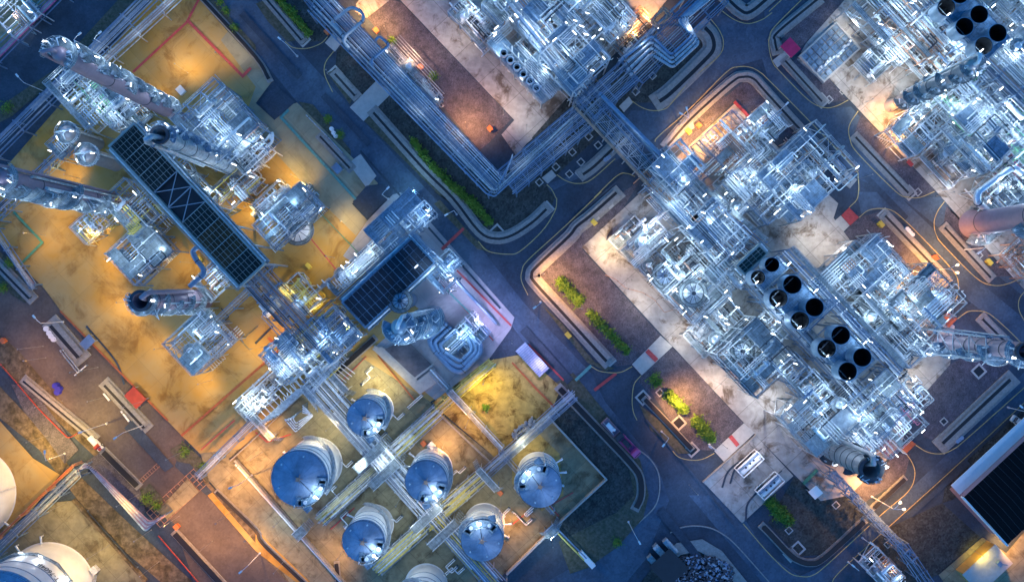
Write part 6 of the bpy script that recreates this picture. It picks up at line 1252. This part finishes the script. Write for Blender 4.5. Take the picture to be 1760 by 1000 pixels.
# car at the right edge
def car(px, py, rot, label, m):
    c = W(px, py, .8); c.z = 0; T = thing('parked_car', c, rot); tag(T, label, 'car')
    b = MB(); b.prism([(-2.2, -.75), (-2.0, -.9), (1.9, -.9), (2.25, -.6), (2.25, .6), (1.9, .9), (-2.0, .9), (-2.2, .75)], .35, .95); b.build('body', m, T)
    b = MB(); v = [(-1.7, -.8, .95), (1.1, -.8, .95), (1.1, .8, .95), (-1.7, .8, .95), (-1.3, -.65, 1.5), (.4, -.65, 1.5), (.4, .65, 1.5), (-1.3, .65, 1.5)]; b.add(v, [(4, 5, 6, 7)]); b.build('roof', m, T)
    b = MB(); b.add(v, [(0, 1, 5, 4), (1, 2, 6, 5), (2, 3, 7, 6), (3, 0, 4, 7)]); b.build('window', 'glass', T)
    for y in (-1, 1): b = MB(); b.box(2.2, y*.55, .7, .12, .3, .16); b.build('headlight', 'white_paint', T)
    wheels(T, (-1.35, 1.4), .82, .34)
car(1752, 726, TH+.2, 'white car parked at the edge by the hall', 'white_paint')
# ---- drum rows, boxes, cabinets, hydrants
def barrels(pts, m, base, grp, r=.32, h=.9):
    for x, y in pts:
        T = thing('oil_drum', W(x, y, 0), 0); auto(T, base, 'drum', grp); b = MB(); b.lathe([(r, 0), (r, h*.33), (r+.03, h*.35), (r, h*.37), (r, h*.66), (r+.03, h*.68), (r, h*.7), (r, h), (r-.04, h), (.001, h-.03)], n=14); b.build('barrel', m, T, True); b = MB(); b.cyl(r*.5, 0, h-.03, h+.03, .06, n=8); b.build('bung', 'steel_dark', T)
barrels(t(3, 1, [(696, 188), (704, 196), (713, 207), (723, 217)]), 'white_paint', 'white drum in the row behind the kerb', 'white drums behind the kerb', .5)
barrels(t(3, 2, [(948, 285), (958, 277), (970, 268)]), 'tank_roof', 'blue-grey drum beside the long drain', 'blue drums beside the long drain', .5)
barrels(t(2, 0, [(470, 810), (480, 803), (490, 796)]), 'tank_roof', 'blue-grey drum by the short drain', 'blue drums by the short drain', .5)
barrels(t(0, 1, [(243, 690), (258, 712), (268, 728), (280, 742)]), 'white_paint', 'white drum by the brown drain island', 'white drums on the brown island', .7)
barrels([(99, 662), (104, 668), (102, 673)], 'blue_plastic', 'deep blue plastic barrel on the brown road edge', 'blue plastic barrels', .75, 1.1)
barrels(t(1, 0, [(385, 655), (395, 675), (405, 690)]), 'white_paint', 'white drum in the green-lined drain yard', 'white drums in the drain yard', .55)
def cabinet(pts, m, base, sx=1.4, sy=.8, sz=1.4, name='cabinet', cat='cabinet', grp='steel cabinets'):
    for x, y in pts:
        T = thing(name, W(x, y, 0), TH); auto(T, base, cat, grp); b = MB(); b.box(0, 0, sz/2, sx, sy, sz); b.build('body', m, T); b = MB(); b.box(0, 0, sz+.04, sx+.15, sy+.15, .08); b.build('lid', m, T); b = MB(); b.box(0, -sy/2-.02, sz/2, .06, .04, sz*.8); b.build('door_handle', 'steel_dark', T)
cabinet([(313, 157)], 'white_paint', 'white equipment box', 2.0, 1.6, .9)
cabinet(t(3, 0, [(800, 0)])[:0]+t(1, 1, [(272, 375)]), 'yellow', 'bright yellow box on the pad')
cabinet([(345, 446)], 'yellow', 'yellow box beside the long cooler', 1.3, 1.1)
cabinet(t(3, 1, [(563, 165), (1108, 355)])+t(2, 0, [(890, 668)])+t(2, 1, [(412, 155), (282, 722)]), 'yellow', 'yellow hose box', 1.5, 1.0, 1.0, 'hose_box', 'hose box', 'yellow hose boxes')
cabinet(t(0, 1, [(25, 750)])+t(2, 0, [(940, 638)])+t(1, 0, [(363, 168), (1183, 655), (833, 345), (610, 160)])+t(0, 2, [(900, 715)])+t(1, 2, [(1235, 545), (848, 296), (838, 592)]), 'hydrant_orange', 'orange-red hydrant box', 1.2, 1.0, 1.0, 'hydrant_box', 'hydrant box', 'orange-red hydrant boxes')
cabinet(t(1, 2, [(890, 305)])+[(706, 762)], 'white_paint', 'pale metal cabinet on the tank farm floor', 1.6, 1.3)
cabinet(t(0, 2, [(490, 930)]), 'silver', 'silver box beside the corner tank', 1.8, 1.4)
cabinet(t(1, 0, [(415, 855)]), 'tank_roof', 'blue-lit control box on the drain edge', 2.2, 1.8, 1.2)
cabinet(t(2, 2, [(795, 810), (745, 838), (716, 893)]), 'silver_dull', 'long pale crate at the dark junk yard', 4.2, 1.4, 1.6, 'crate', 'crate', 'crates at the junk yard')
cabinet([(1008, 958)], 'white_paint', 'long white box at the dark road edge', 5.0, 1.2, 1.5)
# square pits and covers painted red on the pads
def pit(pts, m, base, s=1.1, grp='square floor covers'):
    for x, y in pts:
        T = thing('floor_cover', W(x, y, 0), TH); auto(T, base, 'floor cover', grp)
        b = MB()
        for q in (-1, 1): b.box(q*s*.62, 0, .06, s*.22, s*1.46, .12); b.box(0, q*s*.62, .058, s*1.02, s*.22, .116)
        b.build('frame', 'slab' if m != 'red' else 'orange_paint', T); b = MB(); b.box(0, 0, .035, s*.98, s*.98, .06); b.build('plate', {'red': 'red_paint'}.get(m, m), T)
pit([(229, 92), (245, 105), (226, 108), (360, 152), (384, 147)]+t(0, 1, [(437, 358), (490, 347), (476, 400), (203, 103), (608, 540), (862, 812), (900, 852), (905, 920), (1027, 988), (1080, 975), (170, 68)])+t(1, 1, [(350, 258), (400, 265), (272, 322), (390, 210), (625, 903), (533, 925), (513, 975), (568, 967), (667, 940)])
    +t(1, 2, [(997, 298), (950, 272), (393, 805), (914, 862), (955, 897), (780, 888), (738, 920), (1263, 590), (1245, 540), (1088, 590), (435, 522), (338, 235), (52, 757)])+t(2, 2, [(303, 357), (318, 412), (265, 608), (45, 808), (5, 775), (50, 757)])+t(0, 2, [(455, 797), (512, 812), (465, 852), (15, 283), (25, 335)]), 'red', 'red-painted floor cover')
pit([(357, 118), (265, 145), (398, 292)]+t(0, 1, [(350, 540), (540, 738), (960, 330), (110, 300)])+t(1, 1, [(518, 225), (542, 205)])+t(2, 1, [(592, 102), (650, 547)])+t(3, 0, [(432, 112), (447, 188), (588, 403), (652, 342), (535, 485), (375, 465)])+t(3, 1, [(287, 117), (125, 265), (243, 388), (213, 425), (1118, 272)])+t(2, 0, [(45, 620), (910, 772), (280, 875)][:2]), 'steel_dark', 'dark square floor grate', .8, 'dark floor grates')
pit(t(2, 0, [(80, 700), (297, 493), (290, 880), (348, 820), (305, 770), (435, 735), (388, 692), (548, 630), (625, 465), (710, 385), (222, 845), (138, 922)])+t(3, 0, [(308, 505), (757, 972)])+t(3, 2, [(343, 610), (105, 738), (808, 72), (888, 188), (605, 808)])+t(3, 1, [(1065, 320)])+t(2, 2, [(1040, 0), (747, 42)]), 'black_blue', 'pale-rimmed square pit on the gravel', 1.15, 'pale-rimmed pits')
pit(t(2, 0, [(745, 500), (358, 875)])+t(2, 1, [(175, 85), (487, 850)])+t(1, 1, [(1218, 200)])+t(1, 0, [(400, 372), (238, 200), (528, 880)])+t(2, 2, [(662, 68), (843, 195), (908, 330), (150, 150)])+t(3, 2, [(150, 830), (115, 860), (870, 290)])+t(3, 1, [(590, 120), (1065, 905)])+t(3, 0, [(270, 510), (712, 975)]), 'shaded_bed', 'large dark catch pit', 2.1, 'large catch pits')
for x, y in ((1223, 664), (1182, 664), (205, 640))[:0]: pass
# ---- rubble heap and junk
rng = random.Random(12); b = MB()
for k in range(46):
    x, y = 868+rng.uniform(0, 38), 0; y = 740-(x-868)*.75+rng.uniform(-8, 8)+5; p = W(x+12, y+4, 0); b.box(p.x, p.y, .3+rng.uniform(0, .8), rng.uniform(.4, 1.1), rng.uniform(.3, .9), rng.uniform(.3, .7), rng.uniform(0, 3))
o = b.build('rubble', 'silver_dull'); o['kind'] = 'stuff'; o['label'] = 'heap of pale bags and rubble on the sandy yard'; o['category'] = 'rubble'
b = MB()
for k in range(900):
    a = rng.uniform(0, 6.28); rr = math.sqrt(rng.random()); p = W(1198+62*rr*math.cos(a), 985+32*rr*math.sin(a), 0); b.cur = rng.choice((0, 0, 0, 1, 2)); b.box(p.x, p.y, rng.uniform(.1, .9), rng.uniform(.2, 1.1), rng.uniform(.2, .6), rng.uniform(.1, .5), rng.uniform(0, 3))
o = b.build('scrap', ['steel_dark', 'steel', 'steel_blue']); o['kind'] = 'stuff'; o['label'] = 'dark scrap heap inside the curved kerb'; o['category'] = 'scrap'
shed(1150, 975, 7, 7, 3.5, 'black-roofed shed at the scrap heap', 'black_blue', 'shed', 'steel_dark')
# grating bridges in the tank farm and on the brown road
def gangway(px, py, L, w_, z, rot, base, m='grating', at=None):
    T = thing('grating_bridge', W(px, py, 0) if z < 1 else Vector((W(px, py, z).x, W(px, py, z).y, 0)), rot); auto(T, base, 'footbridge', 'grating footbridges')
    b = MB(); b.box(0, 0, z, L, w_, .08); d = b.build('deck', m, T); b = MB()
    for s in (-1, 1): rail_line(b, [(-L/2, s*w_/2), (L/2, s*w_/2)], z+.04, wd=.08)
    b.build('railing', 'silver', d); b = MB()
    for x in (-1, 1):
        for y in (-1, 1): b.bar((x*(L/2-.3), y*(w_/2-.1), 0), (x*(L/2-.3), y*(w_/2-.1), z), .16)
    n = int(L/1.5)
    for i in range(1, n): b.bar((-L/2+L*i/n, -w_/2, z-.1), (-L/2+L*i/n, w_/2, z-.1), .12)
    b.build('frame', 'steel', T)
    b = MB()
    for s in (-1, 1):
        for i in range(5): b.box(s*(L/2+.25+.3*i), 0, z*(1-(i+.5)/5.5), .28, w_*.9, .06)
    b.build('step', m, T); return T
V = TH+math.pi/2
for (x, y, L, w_, z, rot, base) in ((634, 787, 9, 2.4, 6.2, V, 'railed footbridge over the bundle'), (660, 815, 9, 2.4, 6.2, V, 'railed footbridge over the bundle'), (733, 890, 9, 2.2, 5.2, V, 'railed footbridge over the bundle'), (762, 918, 9, 2.2, 5.2, V, 'railed footbridge over the bundle'),
    (838, 823, 7, 1.6, 4.6, TH, 'dark footbridge between the right tanks'), (790, 690, 7, 1.6, 4.4, TH, 'dark footbridge at the sandy corner'), (948, 912, 3, 2.4, 3, V, 'lit stile over the dyke wall'), (516, 915, 3, 2.4, 3, V, 'lit stile over the dyke wall'), (448, 730, 9, 1.4, 4.6, TH, 'grating bridge at the pump row end'), (580, 655, 7, 1.6, 4.6, TH, 'grating bridge at the bundle head')):
    gangway(x, y, L, w_, z, rot, base)
# road grille crossing on the brown road, ladder-like
T = thing('cable_crossing', W(308, 852, 0), TH); tag(T, 'grid of dark bars on the slab crossing of the brown road', 'road grille'); b = MB()
for i in range(5): b.bar((-2.6+i*1.3, -9, .1), (-2.6+i*1.3, 9, .1), .14, .14)
for j in range(14): b.bar((-2.6, -9+j*1.38, .11), (2.6, -9+j*1.38, .11), .1, .14)
b.build('bar_grid', 'steel_rust', T)
T = thing('cable_crossing', W(258, 812, 0), V); tag(T, 'narrow ladder-like grille across the brown road', 'road grille'); b = MB()
for s in (-1, 1): b.bar((-5.5, s*.5, .1), (5.5, s*.5, .1), .16, .14)
for j in range(16): b.bar((-5.5+j*.72, -.5, .11), (-5.5+j*.72, .5, .11), .12, .12)
b.build('bar_grid', 'steel_rust', T)
# ---- lamp posts (lamp head pixel, height, arm direction in world degrees)
for (x, y, h, a, lit, pw, gl, hd) in ((482, 68, 9, 140, None, 0, 0, 1), (665, 325, 9, 45, None, 0, 0, 1), (769, 368, 9, 210, None, 0, 0, 1), (921, 527, 9, 215, None, 0, 0, 1), (1176, 192, 9, 130, None, 0, 0, 2), (1351, 180, 9, 45, None, 0, 0, 1), (1142, 763, 9, 230, None, 0, 0, 1), (1098, 930, 10, 300, None, 0, 0, 1),
    (1223, 769, 8, 150, None, 0, 0, 1), (1644, 462, 11, 0, ORNG, 8200, 1, 2), (1549, 869, 11, 30, ORNG, 7500, 1, 2), (200, 751, 10, 215, None, 0, 0, 1), (77, 779, 8, 90, WARM, 3200, 0, 1), (398, 837, 9, 200, ORNG, 5200, 0, 1), (415, 981, 9, 220, None, 0, 0, 1), (31, 132, 9, 130, None, 0, 0, 1), (60, 546, 9, 130, None, 0, 0, 1),
    (1500, 935, 8, 140, None, 0, 0, 1), (1487, 958, 6, 140, None, 0, 0, 1), (1468, 973, 6, 140, None, 0, 0, 1), (1757, 700, 7, 140, None, 0, 0, 1), (140, 742, 8, 200, WARM, 1800, 0, 1), (1685, 433, 9, 215, None, 0, 0, 1), (170, 58, 8, 40, None, 0, 0, 1), (135, 60, 8, 40, None, 0, 0, 1)):
    street_lamp(x, y, h, a, ('lit street lamp with glowing head' if gl else 'lit lamp post') if lit else 'unlit white street lamp', lit, pw, hd, glow=bool(gl), cone=165)
# ---- floodlights on added masts, some added as fill light: position, height, target
FL = [
 # yellow yard of the left unit
 (300, 110, 7, 330, 95, 6400, WARM), (370, 90, 8, 400, 60, 2600, WARM), (75, 330, 9, 60, 380, 6400, WARM), (110, 300, 6, 105, 290, 3400, WARM), (40, 400, 8, 110, 440, 3600, WARM), (180, 445, 8, 150, 470, 6400, WARM), (200, 520, 7, 190, 560, 6400, WARM), (265, 600, 8, 240, 620, 5600, WARM), (340, 660, 8, 320, 670, 6400, WARM),
 (430, 600, 7, 430, 620, 4200, WARM), (420, 355, 6, 425, 375, 3400, WARM), (500, 300, 7, 490, 300, 4600, WARM), (520, 320, 6, 500, 270, 2400, WARM), (585, 380, 6, 610, 390, 3400, WARM), (560, 440, 8, 545, 430, 3400, (1, .75, .35)), (310, 450, 7, 310, 470, 3400, WARM), (260, 160, 6, 265, 130, 2200, WARM), (150, 400, 6, 180, 400, 2600, WARM), (490, 500, 8, 480, 520, 2800, YEL), (540, 520, 5, 545, 525, 1400, YEL), (470, 560, 6, 455, 590, 2800, ORNG),
 # sandy yard and tank farm
 (830, 660, 9, 850, 690, 4200, YEL), (800, 735, 12, 800, 720, 2600, ORNG), (760, 770, 6, 770, 765, 1800, ORNG), (470, 745, 7, 450, 770, 3000, ORNG), (580, 960, 7, 560, 960, 2800, ORNG), (640, 650, 7, 620, 650, 2000, (1, .8, .4)), (880, 900, 7, 880, 930, 2400, ORNG), (690, 780, 14, 680, 790, 1500, NEUT), (700, 940, 14, 690, 930, 1500, NEUT), (600, 850, 14, 585, 860, 1300, NEUT), (900, 770, 7, 900, 760, 1500, (1, .85, .5)),
 # top middle
 (615, 22, 8, 640, 10, 7600, ORNG), (660, 45, 7, 660, 60, 2400, ORNG), (800, 210, 8, 815, 200, 6600, (1, .42, .14)), (700, 90, 8, 720, 100, 3000, (1, .5, .25)), (790, 60, 9, 790, 60, 1700, (1, .8, .62)), (865, 185, 8, 880, 170, 1500, (1, .84, .7)), (905, 215, 8, 930, 190, 1400, (.95, .92, .9)), (1120, 20, 8, 1120, 20, 5200, ORNG), (1090, 55, 6, 1085, 55, 1600, ORNG),
 # right
 (1190, 228, 8, 1200, 240, 8200, ORNG), (1225, 205, 7, 1240, 205, 4600, ORNG), (935, 470, 8, 975, 490, 8200, ORNG), (1000, 530, 8, 1010, 510, 2400, ORNG), (1170, 690, 8, 1180, 700, 9500, ORNG), (1040, 430, 8, 1060, 420, 3400, (1, .72, .4)), (1100, 520, 8, 1110, 520, 3000, (1, .86, .72)), (1170, 580, 8, 1180, 590, 3000, (1, .88, .76)), (1240, 660, 8, 1240, 670, 3200, (1, .86, .75)),
 (1330, 690, 8, 1320, 700, 3400, (.9, .92, 1)), (1250, 770, 9, 1260, 780, 2600, (1, .75, .6)), (1310, 790, 9, 1290, 800, 1800, (.8, .8, 1)), (1400, 400, 8, 1400, 410, 3200, (.95, .9, .85)), (1590, 650, 8, 1580, 660, 2800, (1, .85, .7)), (1500, 830, 7, 1500, 845, 5600, ORNG), (1575, 470, 8, 1600, 470, 6800, ORNG), (1290, 205, 8, 1290, 200, 1600, (.9, .9, 1)),
 # top right
 (1500, 170, 9, 1500, 170, 3600, (1, .88, .7)), (1530, 190, 7, 1525, 200, 3400, ORNG), (1545, 240, 6, 1545, 240, 2800, ORNG), (1450, 120, 8, 1450, 130, 2200, (.95, .9, .85)), (1640, 330, 8, 1640, 330, 2800, (.9, .9, .95)), (1560, 130, 8, 1550, 120, 2200, (.85, .92, 1)), (1700, 400, 7, 1700, 400, 1600, (.9, .9, .95)), (1470, 40, 7, 1460, 40, 1600, (1, .88, .7)),
 # corners
 (1735, 935, 6, 1745, 935, 6500, ORNG), (1690, 955, 6, 1690, 960, 900, YEL), (1530, 980, 4, 1525, 985, 900, ORNG), (20, 30, 8, 20, 20, 3600, (.85, .9, 1)), (470, 905, 8, 480, 930, 2600, (.7, .85, 1)), (950, 940, 8, 955, 950, 1800, (.6, .85, 1)), (280, 905, 8, 330, 880, 3600, ORNG), (150, 690, 8, 160, 680, 3600, WARM), (80, 880, 8, 90, 880, 1500, WARM), (230, 930, 8, 215, 930, 1500, (.85, 1, .6)), (40, 620, 8, 80, 640, 2400, ORNG), (340, 950, 8, 350, 960, 3000, ORNG), (420, 930, 7, 430, 950, 3000, ORNG), (830, 545, 9, 850, 545, 4500, (.70, .55, 1)), (925, 635, 9, 945, 625, 2200, (.8, .55, 1)), (880, 590, 10, 900, 580, 4000, (.6, .55, 1)), (780, 500, 9, 800, 500, 3000, (.6, .6, 1)), (1160, 250, 10, 1150, 240, 3000, (.5, .65, 1)), (1500, 300, 10, 1500, 290, 3500, (.5, .65, 1)), (1200, 850, 10, 1190, 850, 2600, (.3, .5, 1)), (560, 120, 10, 560, 110, 2600, (.4, .7, 1)), (700, 330, 10, 720, 330, 3200, (.35, .7, 1)), (1380, 330, 9, 1480, 380, 1500, (.6, .65, 1)), (1680, 600, 10, 1680, 560, 2500, (.55, .5, 1)), (740, 360, 8, 700, 350, 1500, (.5, .75, 1)),  # bluish ones are added to brighten the roads
 (285, 790, 11, 285, 800, 3600, ORNG), (210, 700, 11, 200, 700, 2600, WARM), (120, 640, 11, 115, 640, 2000, ORNG), (470, 985, 10, 470, 985, 2400, ORNG), (620, 800, 9, 610, 790, 1800, NEUT), (800, 860, 14, 800, 870, 1200, (1, .85, .5)), (680, 870, 14, 690, 880, 1300, NEUT), (1440, 420, 9, 1440, 420, 2200, (1, .85, .72)), (1130, 380, 9, 1130, 380, 1800, (.9, .9, 1)),
 (45, 760, 8, 50, 760, 3000, WARM), (600, 560, 6, 590, 600, 900, YEL), (60, 700, 10, 60, 700, 3600, ORNG), (105, 830, 10, 105, 840, 3200, WARM), (200, 870, 10, 200, 880, 2600, WARM), (150, 960, 10, 160, 960, 3200, WARM), (30, 600, 9, 30, 590, 2600, ORNG), (370, 900, 10, 370, 900, 3200, ORNG), (240, 990, 9, 240, 990, 2400, ORNG), (430, 790, 8, 430, 800, 2600, ORNG), (560, 740, 8, 550, 740, 2200, (1, .8, .45)), (660, 670, 7, 665, 660, 1800, (1, .8, .35)), (770, 870, 14, 770, 880, 1600, (1, .8, .5)), (860, 880, 13, 870, 890, 1800, (1, .8, .5))]
for i, (x, y, h, tx, ty, pw, col) in enumerate(FL): flood(x, y, h*(1.05 if x < 600 else .9), tx, ty, pw*(.40 if x < 600 and y < 700 else .95), col, 'yellow sodium floodlight' if col[2] < .3 else 'added pale floodlight', cone=158)
# ---- finish labels: base + landmark, ranked by distance from it
grp = {}
ORD = ['', 'second', 'third', 'fourth', 'fifth', 'sixth', 'seventh', 'eighth', 'ninth', 'tenth', 'eleventh', 'twelfth', 'thirteenth', 'fourteenth', 'fifteenth', 'sixteenth', 'seventeenth', 'eighteenth', 'nineteenth', 'twentieth']
for o, base, at in NAUTO:
    if o.type == 'MESH': me = o.data; p = sum((v.co for v in me.vertices), Vector())/len(me.vertices); p = Vector((p.x+o.location.x, p.y+o.location.y, 0))
    else: p = Vector((o.location.x, o.location.y, 0))
    q = PX((p.x, p.y, 4)); nm = min(LM, key=lambda k: math.dist(LM[k], q)); grp.setdefault((base, nm), []).append((math.dist(LM[nm], q), o))
for (base, nm), L in grp.items():
    L.sort(key=lambda a: a[0])
    for i, (d, o) in enumerate(L):
        if len(L) == 1: s = base+' by '+nm
        elif i == 0: s = base+' first out from '+nm
        else: s = base+', '+(ORD[i] if i < len(ORD) else '%dth' % (i+1))+' out from '+nm
        w_ = s.split()
        for a_, b_ in ((', ', ' '), (' of the ', ' of '), (' in the ', ' in '), ('orange-red ', 'red '), ('red-painted ', 'red '), (' the ', ' '), (' the ', ' ')):
            if len(s.split()) > 16: s = s.replace(a_, b_, 1)
        w_ = s.split()
        o['label'] = ' '.join(w_[:16]) if len(w_) <= 16 else s
for o in bpy.data.objects:
    if 'label' in o and len(o['label'].split()) > 16: print('LONG', o['label'])
print('lights', NL[0], 'objects', len(bpy.data.objects), 'verts', sum(len(m.vertices) for m in bpy.data.meshes))
